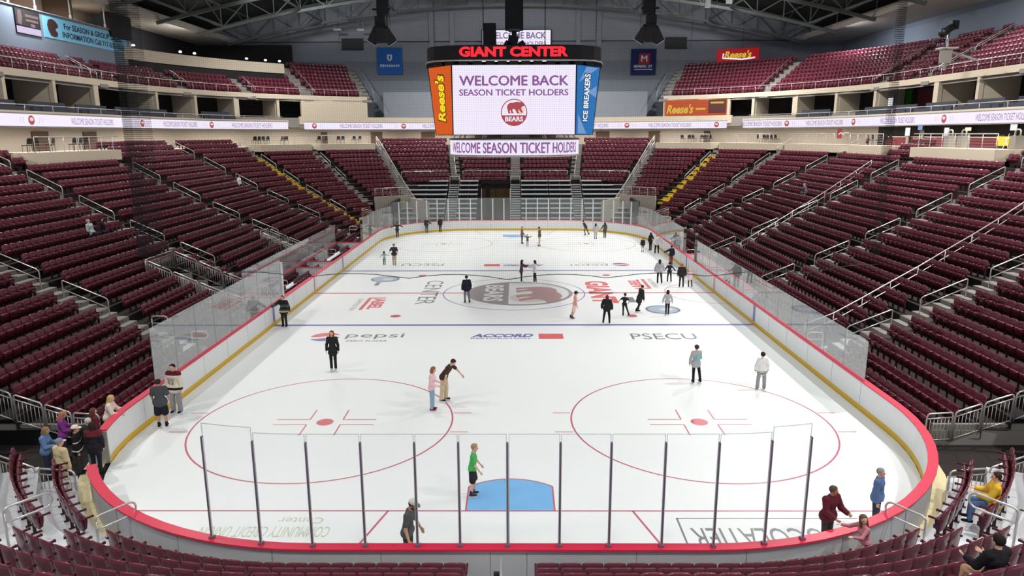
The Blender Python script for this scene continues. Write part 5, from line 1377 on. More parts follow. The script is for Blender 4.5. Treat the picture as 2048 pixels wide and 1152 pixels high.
def person(label, x, y, H, deg, top, pants, hair, kid=False, z=0.0, lean=(0, 0), armL=DN, armR=DN, legL=((0, .03, -1), (0, -.03, -1)), legR=((0, .03, -1), (0, -.03, -1)),
           shoes=(30, 28, 30), skates=True, hat=None, skin='skin_light', look=0, nod=0, bands=None, sleeve=2, hem=.10, puff=.012, plen=2, ppuff=.01, female=False, beard=None, skirt=None, extra=None):
    root = empty('person', (x, y, z), math.radians(deg), label, 'person')
    S = H/(1.823 if skates else 1.76); near = (Vector((x, y, 1))-CAMP).length < 29; h = .0125 if near else .017
    hs = (1.22 if H < 1.3 else 1.12) if kid else 1.0
    Rm = np.array(Matrix.Rotation(-lean[0], 3, 'X') @ Matrix.Rotation(lean[1], 3, 'Y'))
    pel = np.array((0, 0, .95)); U = lambda v: pel+Rm @ np.array(v, float)
    w = .92 if female or kid else 1.0
    sh = {-1: U((-.185*w, 0, .47)), 1: U((.185*w, 0, .47))}; neck = U((0, .0, .52)); chest = U((0, .01, .34)); waist = U((0, 0, .14))
    el = {}; wr = {}; fd = {}
    for s, a in ((-1, armL), (1, armR)):
        u, f = a
        mir = lambda v: N_((v[0]*s, v[1], v[2]))
        el[s] = sh[s]+np.array((s*.02, 0, -.02))+mir((u[0]+.10, u[1], u[2]))*.285; fd[s] = mir((f[0]+.03, f[1], f[2])); wr[s] = el[s]+fd[s]*.25
    hip = {s: pel+np.array((s*.088, 0, -.03)) for s in (-1, 1)}; kn = {}; an = {}
    for s, a in ((-1, legL), (1, legR)):
        kn[s] = hip[s]+N_((a[0][0]*s+s*.01, a[0][1], a[0][2]))*.42; an[s] = kn[s]+N_((a[1][0]*s, a[1][1], a[1][2]))*.42
    Hm = Matrix.Rotation(math.radians(look), 3, 'Z') @ Matrix.Rotation(math.radians(-nod), 3, 'X')
    Hr = Rm @ np.array(Hm) if lean[0] < .3 else np.array(Matrix.Rotation(-lean[0]*.5, 3, 'X') @ Hm)
    hc = neck+Hr @ np.array((0, .02, .165*hs)); HT = lambda v: hc+Hr @ (np.array(v, float)*hs)
    caps = []
    # torso, neck, head
    caps += [(hip[-1], hip[1], .098, .098, .95), (pel, waist, .125*w, .118*w, .78), (waist, chest, .118*w, .125*w, .76), (U((-.08*w, .01, .36)), U((.08*w, .01, .36)), .115, .115, .82), (sh[-1]*.85+neck*.15, sh[1]*.85+neck*.15, .062, .062, .9), (U((0, -.005, .45)), HT((0, -.02, -.06)), .06*w, .052*w)]
    if female: caps += [(U((-.07, .085, .33)), U((.07, .085, .33)), .06, .06)]
    caps += [(HT((0, -.02, .028)), HT((0, .006, .032)), .086*hs, .084*hs), (HT((0, .018, -.02)), HT((0, .034, -.068)), .068*hs, .044*hs), (HT((0, .088, .008)), HT((0, .104, -.022)), .010*hs, .015*hs), (HT((-.03, .080, .026)), HT((.03, .080, .026)), .010*hs, .010*hs),
             (HT((-.083, -.008, .008)), HT((-.083, -.012, -.024)), .018*hs, .013*hs), (HT((.083, -.008, .008)), HT((.083, -.012, -.024)), .018*hs, .013*hs), (HT((-.018, .076, -.055)), HT((.018, .076, -.055)), .012*hs, .012*hs)]
    for s in (-1, 1):
        caps += [(sh[s], el[s], .052*w, .040*w), (el[s], wr[s], .041*w, .027*w), (hip[s], kn[s], .088*w, .058*w), (kn[s], an[s]*.6+kn[s]*.4, .057*w, .054*w), (an[s]*.6+kn[s]*.4, an[s], .054*w, .038), (an[s]+np.array((0, -.03, -.045)), an[s]+np.array((0, .13, -.055)), .036, .03)]
    V_, F_ = blob(caps, h/S, .022)
    parts = [(V_, F_)]
    for s in (-1, 1):    # hands: palm, four unequal fingers, thumb
        d = fd[s]; l = np.array((0, 1, 0.15)); l = l-d*(l@d)
        if np.linalg.norm(l) < .2: l = np.array((s*-1., 0, .3)); l = l-d*(l@d)
        l = N_(l); n = np.cross(d, l)*(1 if s < 0 else -1); hk = .88 if (kid or female) else 1.0; o = wr[s]
        hcaps = [(o-d*.03, o+d*.012, .026*hk, .024*hk)]
        for q in (-.022, -.007, .008, .022): hcaps.append((o+d*.012+l*q*.6*hk, o+d*.085*hk+l*q*hk, .0145*hk, .012*hk))
        for i, ln in enumerate((.074, .082, .076, .058)):
            b0 = o+(d*.088+l*(.029-.019*i))*hk; m1 = b0+(d*.93+n*.22+l*(.10-.07*i))*ln*.5*hk; e1 = m1+(d*.75+n*.62)*ln*.5*hk
            hcaps += [(b0, m1, .0098*hk, .009*hk), (m1, e1, .009*hk, .0075*hk)]
        t0 = o+(d*.03+l*.026)*hk; t1 = t0+(d*.55+l*.72+n*.2)*.036*hk; t2 = t1+(d*.82+l*.36+n*.3)*.03*hk
        hcaps += [(t0, t1, .0125*hk, .0105*hk), (t1, t2, .0105*hk, .0085*hk)]
        parts.append(blob(hcaps, .0065 if near else .0085, .006))
    off = 0; vs = []; fs = []
    for v, f in parts: vs.append(v); fs.append(f+off); off += len(v)
    Vb = np.concatenate(vs); Fb = np.concatenate(fs)
    # eyes and lips by place on the face
    fc = Vb[Fb].mean(1); loc = ((fc-hc) @ Hr)/hs; mi = np.zeros(len(Fb), int)
    e = (np.abs(np.abs(loc[:, 0])-.034) < .013) & (np.abs(loc[:, 2]-.008) < .008) & (loc[:, 1] > .06); mi[e] = 1
    e = (np.abs(loc[:, 0]) < .024) & (np.abs(loc[:, 2]+.055) < .007) & (loc[:, 1] > .06); mi[e] = 2
    sole = min(an[s][2] for s in (-1, 1)) - .088 - (.065 if skates else .0)
    sc = lambda v: (v-np.array((0, 0, sole)))*S
    mesh_obj('body', sc(Vb), Fb, [skin, 'eye', 'lips'], root, mi)
    # trousers
    if pants:
        c = [(hip[-1], hip[1], .104+ppuff, .104+ppuff, .95), (pel, waist*.5+pel*.5, .112*w+ppuff, .104*w+ppuff, .8)]
        for s in (-1, 1):
            if plen > 1.01: f = plen-1; c += [(hip[s], kn[s], .090*w+ppuff, .062*w+ppuff), (kn[s], kn[s]*(1-f)+an[s]*f, .060*w+ppuff, .046+ppuff*1.3)]
            else: c += [(hip[s], hip[s]*(1-plen)+kn[s]*plen, .094*w+ppuff, .082*w+ppuff*1.5)]
        v, f = blob(c, h*1.1/S, .02); mesh_obj('trousers' if plen > 1.01 else 'shorts', sc(v), f, [cloth(pants)], root)
    # top
    p_ = puff; c = [(pel+Rm @ np.array((-.082*w, 0, -hem+.1)), pel+Rm @ np.array((.085*w, 0, -hem+.1)), .122*w+p_, .122*w+p_, 1.0), (U((0, 0, -hem+.1)), waist, .142*w+p_, .130*w+p_, .88), (pel+np.array((-.088*w, 0, -.02)), pel+np.array((.088*w, 0, -.02)), .118*w+p_+ppuff*.5, .118*w+p_+ppuff*.5, 1.0), (waist, chest, .122*w+p_, .130*w+p_, .8), (U((-.08*w, .01, .36)), U((.08*w, .01, .36)), .119+p_, .119+p_, .84), (sh[-1], sh[1], .060+p_*.8, .060+p_*.8), (U((0, -.01, .45)), U((0, -.012, .51)), .075*w+p_*.6, .064*w+p_*.4)]
    if female: c += [(U((-.07, .085, .33)), U((.07, .085, .33)), .064+p_*.6, .064+p_*.6)]
    for s in (-1, 1):
        if sleeve == 1: c += [(sh[s], sh[s]*.35+el[s]*.65, .058*w+p_, .056*w+p_*1.2)]
        elif sleeve == 2: c += [(sh[s], el[s], .057*w+p_, .046*w+p_), (el[s], el[s]*.1+wr[s]*.9, .046*w+p_, .034*w+p_*.9)]
    v, f = blob(c, h*1.1/S, .025); v2 = sc(v); mm = [cloth(top)]; mi = np.zeros(len(f), int)
    if bands:
        zc = (v2[f].mean(1)[:, 2]/H, np.abs(v2[f].mean(1)[:, 0])/S)
        for j, (z0, z1, colr) in enumerate(bands):
            mm.append(cloth(colr)); mi[(zc[0] > z0) & (zc[0] < z1)] = j+1
    mesh_obj('shirt' if sleeve == 1 else 'jacket' if puff > .02 else 'top', v2, f, mm, root, mi)
    if skirt:
        v, f = blob([(U((-.03, 0, .05)), U((.03, 0, .05)), .12, .12, .9), (pel+np.array((-.07, 0, -.12)), pel+np.array((.07, 0, -.12)), .15, .15), (pel+np.array((-.09, .02, -.34)), pel+np.array((.09, .02, -.34)), .16, .16)], h*1.2/S, .06); mesh_obj('skirt', sc(v), f, [cloth(skirt)], root)
    # boots and blades
    sm = cloth(shoes); c = []; bl_ = MB()
    for s in (-1, 1):
        a = an[s]; c += [(a+np.array((0, -.005, .07 if skates else .0)), a+np.array((0, -.02, -.04)), .052, .048), (a+np.array((0, -.04, -.05)), a+np.array((0, .14, -.056)), .046, .036)]
        if skates:
            q = sc(a+np.array((0, .04, -.128))); bl_.box(tuple(q), (.006*S, .27*S, .05*S)); bl_.box(tuple(sc(a+np.array((0, -.04, -.095)))), (.035*S, .06*S, .05*S)); bl_.box(tuple(sc(a+np.array((0, .10, -.095)))), (.035*S, .08*S, .05*S))
    v, f = blob(c, h*.9/S, .012); mesh_obj('skate_boots' if skates else 'shoes', sc(v), f, [sm], root)
    if skates: bl_.build('skate_blades', 'white', root)
    # hair
    if hair:
        rgb, style = hair; hm = cloth(rgb); c = [((0, -.018, .036), (0, .0, .042), .1, .094)]
        if style == 'long': c += [((0, -.055, .02), (0, -.085, -.20), .085, .062), ((-.07, -.02, .0), (-.085, .0, -.19), .036, .03), ((.07, -.02, .0), (.085, .0, -.19), .036, .03)]
        if style == 'bob': c += [((0, -.045, .01), (0, -.055, -.09), .085, .07), ((-.072, -.01, .0), (-.08, .005, -.10), .034, .03), ((.072, -.01, .0), (.08, .005, -.10), .034, .03)]
        cuts = [lambda X, Y, Z_: -np.maximum(.030-Y, Z_-.058), lambda X, Y, Z_: -np.maximum(np.maximum(.062-Y, Z_-.09), np.abs(X)-.2)]
        if style == 'short': cuts.append(lambda X, Y, Z_: -.055-Z_)
        if style == 'bald': c = [((0, -.02, .0), (0, -.01, .0), .096, .09)]; cuts = [lambda X, Y, Z_: -np.maximum(.0-Y, Z_-.9), lambda X, Y, Z_: Z_-.035, lambda X, Y, Z_: -.06-Z_]
        v, f = blob(c, .010, .02, cuts)
        if len(f): mesh_obj('hair', sc(hc+(v*hs) @ Hr.T), f, [hm], root)
    if beard:
        v, f = blob([((0, .03, -.075), (0, .05, -.085), .05, .036), ((-.06, .01, -.03), (-.03, .05, -.075), .02, .025), ((.06, .01, -.03), (.03, .05, -.075), .02, .025)], .009, .02, [lambda X, Y, Z_: Z_+.045]); mesh_obj('beard', sc(hc+(v*hs) @ Hr.T), f, [cloth(beard)], root)
    if hat:
        rgb, style = hat[:2]; c = [((0, -.016, .045), (0, .0, .048), .108, .103)]; cut = .045 if style != 'beanie' else .028
        v, f = blob(c, .011, .02, [lambda X, Y, Z_: cut-Z_-(0 if style == 'beanie' else .0)]); mesh_obj('cap', sc(hc+(v*hs) @ Hr.T), f, [cloth(rgb)], root)
        if style in ('cap', 'back'):
            sg = 1 if style == 'cap' else -1; m = MB(); pts = [(-.075, sg*.06, .055)]+[(.08*math.sin(a), sg*(.075+.105*math.cos(a)), .048-.012*math.cos(a)) for a in [-PI/2+PI*k/8 for k in range(9)]]+[(.075, sg*.06, .055)]
            m.prism([tuple(sc(hc+Hr @ (np.array(p)*hs))) for p in pts], (0, 0, .012*S)); m.build('cap_brim', cloth(hat[2] if len(hat) > 2 else rgb), root)
    if extra: extra(root, lambda v: tuple(sc(U(v))), S)
    PEOPLE.append(root)
    return root
BRN, BLK, DKB, BLD, RDB, GRY = (84, 58, 44), (34, 28, 28), (56, 40, 34), (206, 174, 120), (120, 70, 48), (150, 148, 146)
K = (30, 30, 32)
def number(s_):
    def f(root, U, S):
        m = MB(); a = Vector(U((.10, .165, .12))); 
        text(m, s_, a, (-1, 0, 0), (0, 0, 1), .2*S, .16*S, 0, .02); m.build('jersey_number', cloth((110, 112, 116)), root)
        m = MB(); text(m, 'Hershey', Vector(U((.14, .175, .285))), (-1, 0, 0), (0, 0, 1), .28*S, .07*S, 0, .01, .2); m.build('jersey_lettering', cloth((110, 112, 116)), root)
    return f
person('person in green tee and black shorts gliding past the blue crease', -1.08, 4.14, 1.58, -88, (74, 178, 92), K, ((168, 136, 100), 'short'), kid=True, sleeve=1, plen=.9, ppuff=.025, lean=(.10, 0), armR=((.1, .25, -1), (-.02, .55, -.8)), armL=((.1, .3, -1), (0, .6, -.8)), legL=((0, .16, -1), (0, -.08, -1)), legR=((0, .02, -1), (0, -.08, -1)), shoes=(52, 48, 50),
    extra=lambda r, U, S: (lambda m: (m.box(U((.155, .0, -.16)), (.02*S, .05*S, .34*S)), m.build('short_stripe', cloth((225, 225, 228)), r)))(MB()))
person('bearded person in white trucker cap and charcoal tee leaning on the near boards', -2.38, .70, 1.84, -100, (82, 84, 86), (50, 50, 54), (DKB, 'short'), sleeve=1, hem=.12, lean=(.12, 0), armR=((.28, .02, -1), (.45, .45, -.75)), armL=((.02, .2, -1), (0, .5, -.9)), hat=((214, 212, 208), 'cap', (120, 116, 112)), beard=(44, 34, 30), skin='skin_tan', nod=18)
person('person in pale pink top and light jeans holding hands with the khaki skater', -2.97, 10.49, 1.74, -98, (240, 196, 204), (142, 168, 194), ((146, 104, 74), 'bob'), female=True, hem=.14, lean=(.04, 0), armR=((.02, .12, -1), (-.02, .9, -.25)), armL=((0, .1, -1), (0, .9, -.3)), shoes=(120, 42, 58), nod=14)
person('person in dark brown tee and khaki trousers bending forward with one arm out', -2.62, 11.45, 1.86, -105, (70, 54, 48), (206, 190, 158), (DKB, 'short'), sleeve=1, hem=.1, lean=(.55, 0), armL=((.25, .75, -.75), (.1, .62, -.8)), armR=((.05, -.2, -1), (0, -.3, -.95)), legL=((.05, .12, -1), (0, -.05, -1)), legR=((.05, -.05, -1), (0, -.12, -1)), ppuff=.022, shoes=(58, 48, 46), nod=20)
person('person in cream hockey jersey numbered 12 and grey trousers by the left boards', -12.4, 10.25, 1.92, 172, (226, 216, 196), (150, 150, 158), (BLK, 'short'), hem=.20, puff=.035, ppuff=.025, bands=[(.51, .56, (34, 28, 30)), (.795, .88, (92, 34, 48))], armL=((.08, .03, -1), (0, .15, -1)), armR=((.08, .03, -1), (0, .1, -1)), legL=((.08, .02, -1), (.02, -.03, -1)), legR=((.08, .02, -1), (.02, -.03, -1)), extra=number('12'))
person('person with back turned in dark grey tee and black shorts by the left boards', -12.3, 8.95, 1.80, 12, (74, 78, 80), (32, 34, 44), (DKB, 'short'), sleeve=1, hem=.18, puff=.03, plen=.95, ppuff=.03, armR=((.12, .1, -1), (.0, .5, -.8)), armL=((.12, .1, -1), (0, .5, -.8)), legL=((.05, .02, -1), (0, -.03, -1)), legR=((.08, .02, -1), (.02, -.03, -1)), skin='skin_tan')
person('person all in black with long red-brown hair skating towards the near end', -7.81, 15.05, 1.82, 178, (40, 40, 42), (34, 34, 36), (RDB, 'long'), female=True, hem=.28, puff=.02, armL=((.1, .05, -1), (.05, .12, -1)), armR=((.1, .05, -1), (.02, .2, -1)), shoes=(200, 200, 204))
person('person with back turned in grey hoodie with teal print and black leggings', 7.54, 13.44, 1.64, 12, (170, 172, 174), K, (DKB, 'short'), female=True, hem=.22, puff=.03, legR=((.20, -.02, -1), (.14, -.06, -1)), legL=((.02, .03, -1), (0, -.05, -1)), armL=((.2, .02, -1), (.04, .1, -1)), armR=((.08, .25, -1), (-.2, .8, -.2)), hat=((66, 60, 58), 'beanie'),
    extra=lambda r, U, S: (lambda m: (m.box(U((.03, -.137, .26)), (.17*S, .03, .24*S)), m.build('back_print', cloth((120, 190, 196)), r)))(MB()))
person('child with back turned in pale striped hockey jersey and grey trousers', 10.0, 12.73, 1.54, 6, (226, 226, 224), (150, 152, 154), (DKB, 'short'), kid=True, hem=.24, puff=.045, ppuff=.03, bands=[(.435, .455, (70, 70, 74)), (.475, .495, (70, 70, 74)), (.52, .535, (70, 70, 74))], legL=((.14, 0, -1), (.05, 0, -1)), legR=((.14, 0, -1), (.05, 0, -1)), armL=((.2, .05, -1), (.05, .1, -1)), armR=((.2, .05, -1), (.05, .1, -1)))
person('person in black hockey jersey with white hem resting an arm on the left boards', -12.25, 22.17, 1.74, 172, (36, 38, 36), (40, 40, 42), (RDB, 'short'), hem=.2, puff=.04, bands=[(.50, .53, (220, 220, 214)), (.66, .74, (70, 96, 84)), (.555, .575, (150, 140, 80))], armR=((.75, .1, -.6), (.6, .2, -.3)), armL=((.3, .05, -1), (.15, .1, -1)), legL=((.05, .1, -1), (0, -.1, -1)), legR=((.03, -.03, -1), (0, -.03, -1)))
person('person in navy hooded jacket and grey trousers skating away left of centre ice', -2.86, 27.58, 1.72, 22, (34, 38, 48), (112, 110, 108), (BLK, 'short'), hem=.16, puff=.04, armL=((.12, 0, -1), (.03, .2, -1)), armR=((.1, .0, -1), (.03, .2, -1)), legL=((.06, .1, -1), (.02, -.08, -1)), legR=((.1, -.05, -1), (.06, -.12, -1)), hat=((48, 48, 52), 'beanie'))
person('person in maroon top with long dark hair holding both hands of a friend', .5, 33.77, 1.6, -92, (92, 66, 72), (52, 46, 48), (DKB, 'long'), female=True, hem=.25, puff=.025, lean=(.08, 0), armL=((0, .8, -.55), (-.05, 1, .05)), armR=((0, .8, -.55), (-.05, 1, .05)), shoes=(220, 218, 216), skates=True)
person('person in white sweater with long dark hair holding both hands of a friend', 1.42, 33.5, 1.62, 88, (226, 222, 220), (36, 34, 36), (BLK, 'long'), female=True, hem=.16, puff=.03, armL=((0, .8, -.55), (-.05, 1, .05)), armR=((0, .8, -.55), (-.05, 1, .05)), legL=((.05, .12, -1), (0, -.02, -1)), legR=((.05, -.14, -1), (0, -.12, -1)), shoes=(226, 226, 226))
person('person in salmon tee and dark cap skating right near the bear emblem', 3.4, 23.85, 1.58, -80, (236, 172, 158), (238, 214, 208), (DKB, 'short'), kid=True, sleeve=1, plen=1.0, lean=(.06, .1), hat=((54, 44, 48), 'cap'), legL=((.02, -.2, -1), (0, -.35, -1)), legR=((0, -.12, -1), (0, -.3, -1)), shoes=(70, 60, 60), extra=None)
person('person in black jacket with red hood and gloves standing on the near blue line', 5.05, 22.79, 1.6, -15, (38, 36, 40), (32, 32, 34), ((110, 44, 52), 'bob'), hem=.15, puff=.045, armL=((.25, .1, -1), (.1, .4, -.8)), armR=((.2, .1, -1), (.05, .3, -1)), legL=((.16, .0, -1), (.1, -.08, -1)), legR=((.16, .0, -1), (.06, -.05, -1)))
person('child in black top striding with one orange gloved arm held out', 6.24, 24.39, 1.3, -25, (38, 36, 38), (36, 34, 36), (DKB, 'short'), kid=True, sleeve=1, lean=(.15, 0), armL=((.75, .2, -.7), (.65, .1, -.8)), armR=((.6, -.1, -.6), (-.5, .1, -.7)), legL=((.0, .05, -1), (0, 0, -1)), legR=((.4, -.1, -1), (.45, -.2, -1)), hat=((60, 58, 58), 'beanie'), skin='skin_tan')
person('person in long dark coat leaning forward as they skate right of centre', 7.25, 25.3, 1.62, -75, (48, 50, 48), (44, 44, 46), (DKB, 'short'), hem=.34, puff=.045, lean=(.22, 0), armL=((0, .1, -1), (0, .2, -1)), armR=((0, .05, -1), (0, .2, -1)), legL=((0, .05, -1), (0, -.2, -1)), legR=((0, -.1, -1), (0, -.5, -.9)))
person('child with back turned in grey sweater and black trousers on the oval ice logo', 8.73, 24.71, 1.42, 4, (176, 176, 180), (40, 38, 42), (DKB, 'bob'), kid=True, hem=.1, puff=.03, armL=((.35, 0, -1), (.15, .05, -1)), armR=((.35, 0, -1), (.15, .05, -1)), shoes=(60, 56, 58))
person('person with long hair in pale grey sweater holding hands with a child in black', 9.94, 33.19, 1.7, -4, (182, 182, 184), (40, 38, 42), (DKB, 'long'), female=True, hem=.16, puff=.045, armL=((.3, 0, -1), (.1, .1, -1)), armR=((.3, 0, -1), (.25, .1, -1)), legR=((.12, 0, -1), (.1, -.06, -1)), legL=((.05, 0, -1), (0, 0, -1)))
person('child in black top with arms held out beside the pale grey sweater', 10.73, 33.68, 1.42, -8, (44, 44, 46), (40, 40, 42), (BLK, 'short'), kid=True, armL=((.5, 0, -.9), (.4, .1, -.9)), armR=((.6, 0, -.8), (.6, .1, -.8)), legL=((.1, 0, -1), (.02, 0, -1)), legR=((.12, 0, -1), (.06, 0, -1)))
person('person with back turned in black jacket and dark jeans holding a small pink coated child', 11.2, 32.05, 1.62, 0, (46, 46, 46), (58, 58, 64), ((170, 96, 60), 'short'), hem=.16, puff=.04, armL=((.12, 0, -1), (.03, .1, -1)), armR=((.15, 0, -1), (.1, .1, -1)), legL=((.06, 0, -1), (.03, 0, -1)), legR=((.08, 0, -1), (.03, -.03, -1)))
person('small child in pale pink coat beside the black jacket near the right boards', 11.75, 32.1, 1.2, 6, (238, 214, 216), (52, 48, 54), ((226, 200, 190), 'bob'), kid=True, hem=.25, puff=.04, legR=((.3, 0, -1), (.15, 0, -1)), armL=((.3, .05, -.9), (.4, .1, -.5)))
person('person in navy jacket reaching out beside the right boards', 12.25, 40.2, 1.55, 20, (44, 44, 62), (150, 60, 64), (BLK, 'short'), puff=.04, hem=.12, armL=((.8, .2, -.5), (.8, .3, -.3)), armR=((.2, .1, -1), (.2, .2, -.8)))
person('person in white sweater and yellow cap with back turned at the right boards', 12.15, 45.5, 1.7, 0, (224, 224, 226), (34, 32, 36), (DKB, 'short'), puff=.04, hem=.14, hat=((214, 176, 70), 'beanie'), armL=((.2, 0, -1), (.1, .1, -1)), armR=((.4, .1, -.8), (.4, .3, -.5)), legL=((.1, 0, -1), (.03, 0, -1)), legR=((.12, 0, -1), (.03, 0, -1)))
person('person in black standing just behind the white sweater at the right boards', 11.95, 47.3, 1.6, 30, (40, 40, 42), (38, 38, 40), (BLK, 'long'), female=True, puff=.03, armR=((.5, .2, -.8), (.5, .3, -.4)))
person('child in dark jacket with bare legs skating alone near the far right corner', 11.1, 46.34, 1.27, -10, (44, 48, 46), (170, 150, 146), ((170, 120, 80), 'short'), kid=True, puff=.04, hem=.12, plen=.8)
person('person in dark top crouching into a skating stride near the far end', 7.19, 57.0, 1.6, 60, (60, 58, 58), (96, 92, 88), (BLK, 'short'), lean=(.55, 0), armL=((.2, -.5, -.8), (.2, -.4, -.8)), armR=((.3, -.4, -.8), (.2, -.3, -.9)), legL=((.0, .35, -1), (0, -.3, -1)), legR=((.25, -.2, -1), (.3, -.4, -.9)))
person('person in pale grey coat holding hands near the far end', 7.87, 54.11, 1.58, -10, (192, 190, 188), (168, 164, 164), (DKB, 'long'), female=True, puff=.035, hem=.25, armR=((.5, .1, -.9), (.5, .1, -.6)), legL=((.02, .05, -1), (0, -.05, -1)))
person('person in dark long coat with long hair holding hands near the far end', 8.87, 55.0, 1.56, 10, (84, 80, 80), (60, 56, 58), (DKB, 'long'), female=True, puff=.03, hem=.3, armL=((.4, .1, -.9), (.5, .1, -.6)))
person('person in red-brown jacket and dark trousers facing a small child at the far crease', .67, 51.3, 1.64, -95, (150, 96, 92), (60, 56, 62), ((150, 110, 84), 'short'), puff=.025, armR=((.1, .4, -.9), (.1, .6, -.6)))
person('small child with both arms held up between two adults near the far crease', 1.16, 49.6, 1.12, 178, (96, 82, 84), (186, 158, 150), (DKB, 'short'), kid=True, armL=((1, .05, .1), (.9, .1, .6)), armR=((1, .05, .1), (.9, .1, .6)))
person('person in olive brown jacket and tan trousers facing a small child at the far crease', 2.27, 49.8, 1.8, 85, (96, 82, 62), (206, 176, 156), (DKB, 'short'), puff=.025, nod=15)
person('person in dark jacket standing at the far boards, left of a pair', -9.2, 58.85, 1.62, 175, (66, 64, 66), (90, 90, 96), (BLK, 'short'), puff=.03, armL=((.35, .1, -.8), (.5, .1, -.2)))
person('person in black standing at the far boards, right of a pair', -7.85, 59.45, 1.6, 165, (50, 48, 50), (48, 46, 50), (DKB, 'bob'), puff=.03)
person('person in dark clothes with arms spread at the far left corner boards', -11.7, 55.4, 1.56, 10, (62, 54, 56), (56, 50, 54), (BLK, 'short'), puff=.02, armL=((.8, .1, -.3), (.8, .1, -.5)), armR=((.8, .1, -.3), (.8, .1, -.5)))
person('person in grey hat, black tee and khaki trousers holding a small child by the hand', -9.45, 40.37, 1.7, 2, (58, 56, 58), (188, 172, 142), (GRY, 'short'), sleeve=1, hem=.14, puff=.03, ppuff=.02, hat=((128, 126, 122), 'cap'), look=50, armL=((.45, .05, -.9), (.3, .15, -.8)), armR=((.15, 0, -1), (.05, .1, -1)), lean=(.05, 0))
person('small child in teal top with arms out holding the hand of the grey hat', -10.24, 40.38, 1.1, 2, (150, 188, 182), (96, 96, 98), (BRN, 'bob'), kid=True, armL=((.7, .05, -.7), (.6, .1, -.7)), armR=((.8, .05, -.5), (.8, .1, .0)), hem=.16)
# people outside the boards: left tunnel
def phone(side):
    def f(root, U, S):
        m = MB(); m.box(U((side*.10, .40, .16)), (.08*S, .02, .15*S), Matrix.Rotation(-.6, 3, 'X')); m.build('phone', 'black', root)
    return f
NS = dict(skates=False)
person('person in blue denim jacket looking at a phone in the left tunnel', -13.9, 5.25, 1.64, -75, (104, 136, 176), (52, 58, 84), ((150, 116, 84), 'bob'), female=True, puff=.03, hem=.08, armL=((.05, .3, -1), (-.25, .9, .1)), armR=((.05, .3, -1), (-.25, .9, .1)), nod=22, extra=phone(0), **NS)
person('person in purple top with head bowed in the left tunnel', -14.15, 6.45, 1.64, -60, (136, 62, 140), (74, 48, 70), ((178, 118, 96), 'long'), female=True, puff=.03, hem=.14, armL=((.05, .3, -1), (-.1, .9, -.1)), armR=((.05, .3, -1), (-.1, .9, -.1)), nod=25, **NS)
person('person with back turned in beige shirt and blue-grey cap at the left tunnel', -12.85, 4.35, 1.66, -25, (218, 200, 160), (190, 176, 148), (GRY, 'short'), hem=.16, puff=.04, hat=((126, 140, 164), 'cap', (214, 212, 206)), look=-30, **NS)
person('person in black jersey with white trim and white cap in the left tunnel', -13.15, 5.55, 1.52, -70, (36, 32, 34), (56, 54, 58), (DKB, 'short'), kid=True, puff=.04, hem=.2, bands=[(.52, .545, (226, 222, 214)), (.70, .72, (226, 222, 214))], hat=((232, 222, 196), 'cap'), armL=((.2, .2, -1), (0, .6, -.8)), **NS)
person('person with grey hair and dark leather jacket at the left corner opening', -12.98, 5.95, 1.62, -10, (52, 54, 54), (150, 176, 190), ((196, 194, 188), 'short'), puff=.04, hem=.16, **NS)
person('person in black coat and maroon scarf standing in the left corner opening', -12.62, 5.55, 1.66, 10, (36, 34, 40), (34, 34, 44), (DKB, 'bob'), female=True, puff=.04, hem=.25, bands=[(.74, .86, (110, 40, 52))], **NS)
person('person with brown hair in maroon top leaning by the left boards opening', -13.3, 6.75, 1.62, -40, (104, 46, 58), (44, 40, 46), ((104, 66, 50), 'long'), female=True, puff=.03, hem=.16, **NS)
person('person with blonde hair and cream top leaning over the left corner boards', -13.45, 7.75, 1.68, -75, (234, 226, 210), (54, 50, 52), (BLD, 'long'), female=True, puff=.035, hem=.1, lean=(.22, 0), armL=((.1, .5, -.9), (0, .9, -.3)), armR=((.1, .4, -.9), (0, .9, -.2)), extra=phone(.05), **NS)
# near right corner
person('person in maroon zip sweater resting both hands on the near right boards', 7.8, 1.5, 1.76, -155, (96, 34, 48), (60, 50, 56), ((92, 76, 68), 'short'), hem=.14, puff=.035, lean=(.10, 0), armL=((.1, .4, -1), (-.2, .95, -.1)), armR=((.1, .4, -1), (-.1, .95, -.2)), look=35, skin='skin_tan')
person('child with long brown hair in dusty pink dress leaning on the near right boards', 8.05, .16, 1.42, 95, (196, 128, 136), (214, 196, 186), ((112, 80, 62), 'long'), kid=True, z=.30, female=True, sleeve=2, hem=.1, skirt=(222, 206, 196), lean=(.18, 0), look=80, armR=((.3, .8, -.4), (0, .95, .2)), armL=((.2, .7, -.5), (0, 1, .2)), **NS)
person('person with grey hair in denim jacket on the ice by the right corner boards', 9.45, 2.4, 1.74, -130, (92, 118, 160), (60, 64, 80), (GRY, 'short'), puff=.03)
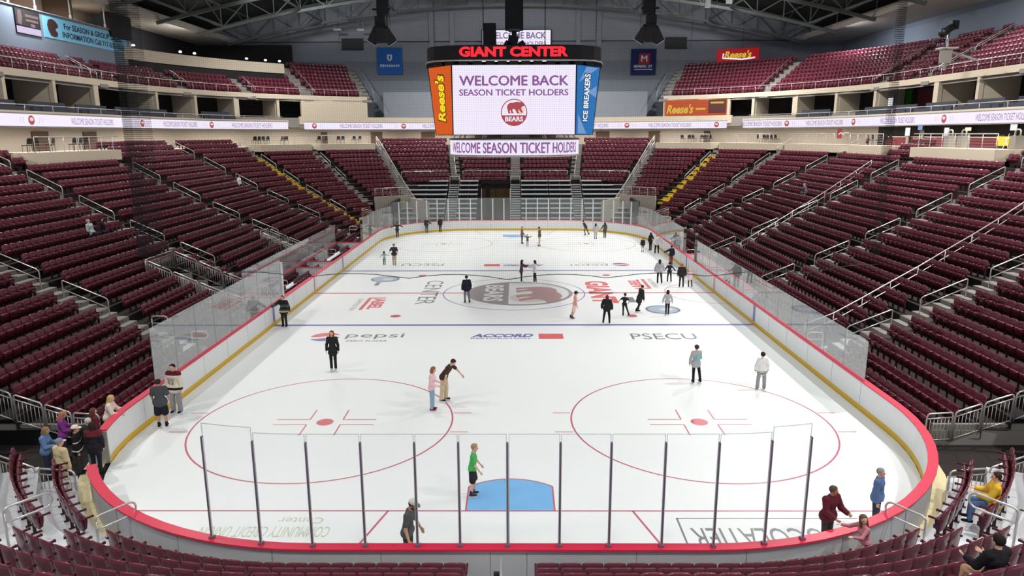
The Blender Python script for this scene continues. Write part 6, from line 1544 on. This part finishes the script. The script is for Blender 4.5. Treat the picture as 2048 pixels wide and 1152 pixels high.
# seated people
def seat_at(s, t, off, offs, tz, fwd=.12):
    p, n = P(s, t, off); k = float(np.interp(off, offs, tz)); return p.x-n.x*fwd, p.y-n.y*fwd, k, math.degrees(math.atan2(-n.y, -n.x))-90
SIT = dict(legL=((.12, 1, -.05), (0, .1, -1)), legR=((.12, 1, -.05), (0, .05, -1)), skates=False)
x, y, zz, a = seat_at(1, tn(46), NOFF[1], NOFF, NTZ); person('person seated in yellow jacket and blue jeans in the near right corner', x, y, 1.72, a+20, (236, 190, 60), (92, 122, 164), (DKB, 'short'), z=zz, puff=.03, armL=((.1, .5, -.9), (-.3, .9, .1)), armR=((.1, .5, -.9), (-.3, .9, .1)), **SIT)
x, y, zz, a = seat_at(1, tn(73.5), NOFF[4], NOFF, NTZ); person('person seated in black top and tan trousers behind the near right seats', x, y, 1.7, a, (34, 32, 36), (204, 164, 128), (BLK, 'short'), z=zz, puff=.03, armL=((.1, .5, -.9), (-.2, .9, 0)), armR=((.1, .5, -.9), (-.2, .9, 0)), **SIT)
x, y, zz, a = seat_at(-1, ty(52.2), OFF[13], OFF, TZ); person('person seated alone in white top high in the left stand', x, y, 1.75, a, (238, 238, 240), (70, 70, 78), (BLK, 'short'), z=zz, puff=.04, **SIT)
x, y, zz, a = seat_at(-1, ty(25.5), OFF[11], OFF, TZ); person('person seated in pale teal top beside a dark top in the left stand', x, y, 1.7, a, (176, 196, 192), (40, 40, 46), (GRY, 'short'), z=zz, puff=.03, lean=(-.25, 0), **SIT)
x, y, zz, a = seat_at(-1, ty(26.3), OFF[11], OFF, TZ); person('person seated in dark top beside a pale teal top in the left stand', x, y, 1.68, a, (56, 40, 46), (36, 36, 40), (BLK, 'bob'), z=zz, puff=.03, lean=(.2, 0), **SIT)
x, y, zz, a = seat_at(1, ty(46.5), OFF[12], OFF, TZ); person('person seated in grey top with white bag high in the right stand', x, y, 1.7, a, (110, 116, 120), (60, 60, 66), (GRY, 'short'), z=zz, puff=.03, lean=(.3, 0), **SIT)
person('person in dark top standing in the left bench by the blue line', -13.75, 25.2, 1.7, -80, (84, 80, 82), (50, 48, 52), (DKB, 'short'), puff=.03, skates=True)
person('small child in orange top at the near end of the left bench', -13.45, 24.95, 1.25, -70, (206, 140, 104), (90, 70, 66), (BRN, 'short'), kid=True, puff=.02, skates=True)
o = empty('plaid_bag', (-27.9+2.0, 28.2, 4.95), 0, 'pale plaid blanket folded on a seat in the left stand', 'blanket')
mb = MB(); mb.box((0, 0, .15), (.5, .7, .3), taper=.8); mb.build('fold', mat('plaid', (190, 178, 178), .9, .1, noise=.5, scale=12), o); mb = MB(); mb.box((.0, 0, .33), (.36, .5, .06)); mb.build('top_fold', 'plaid', o)
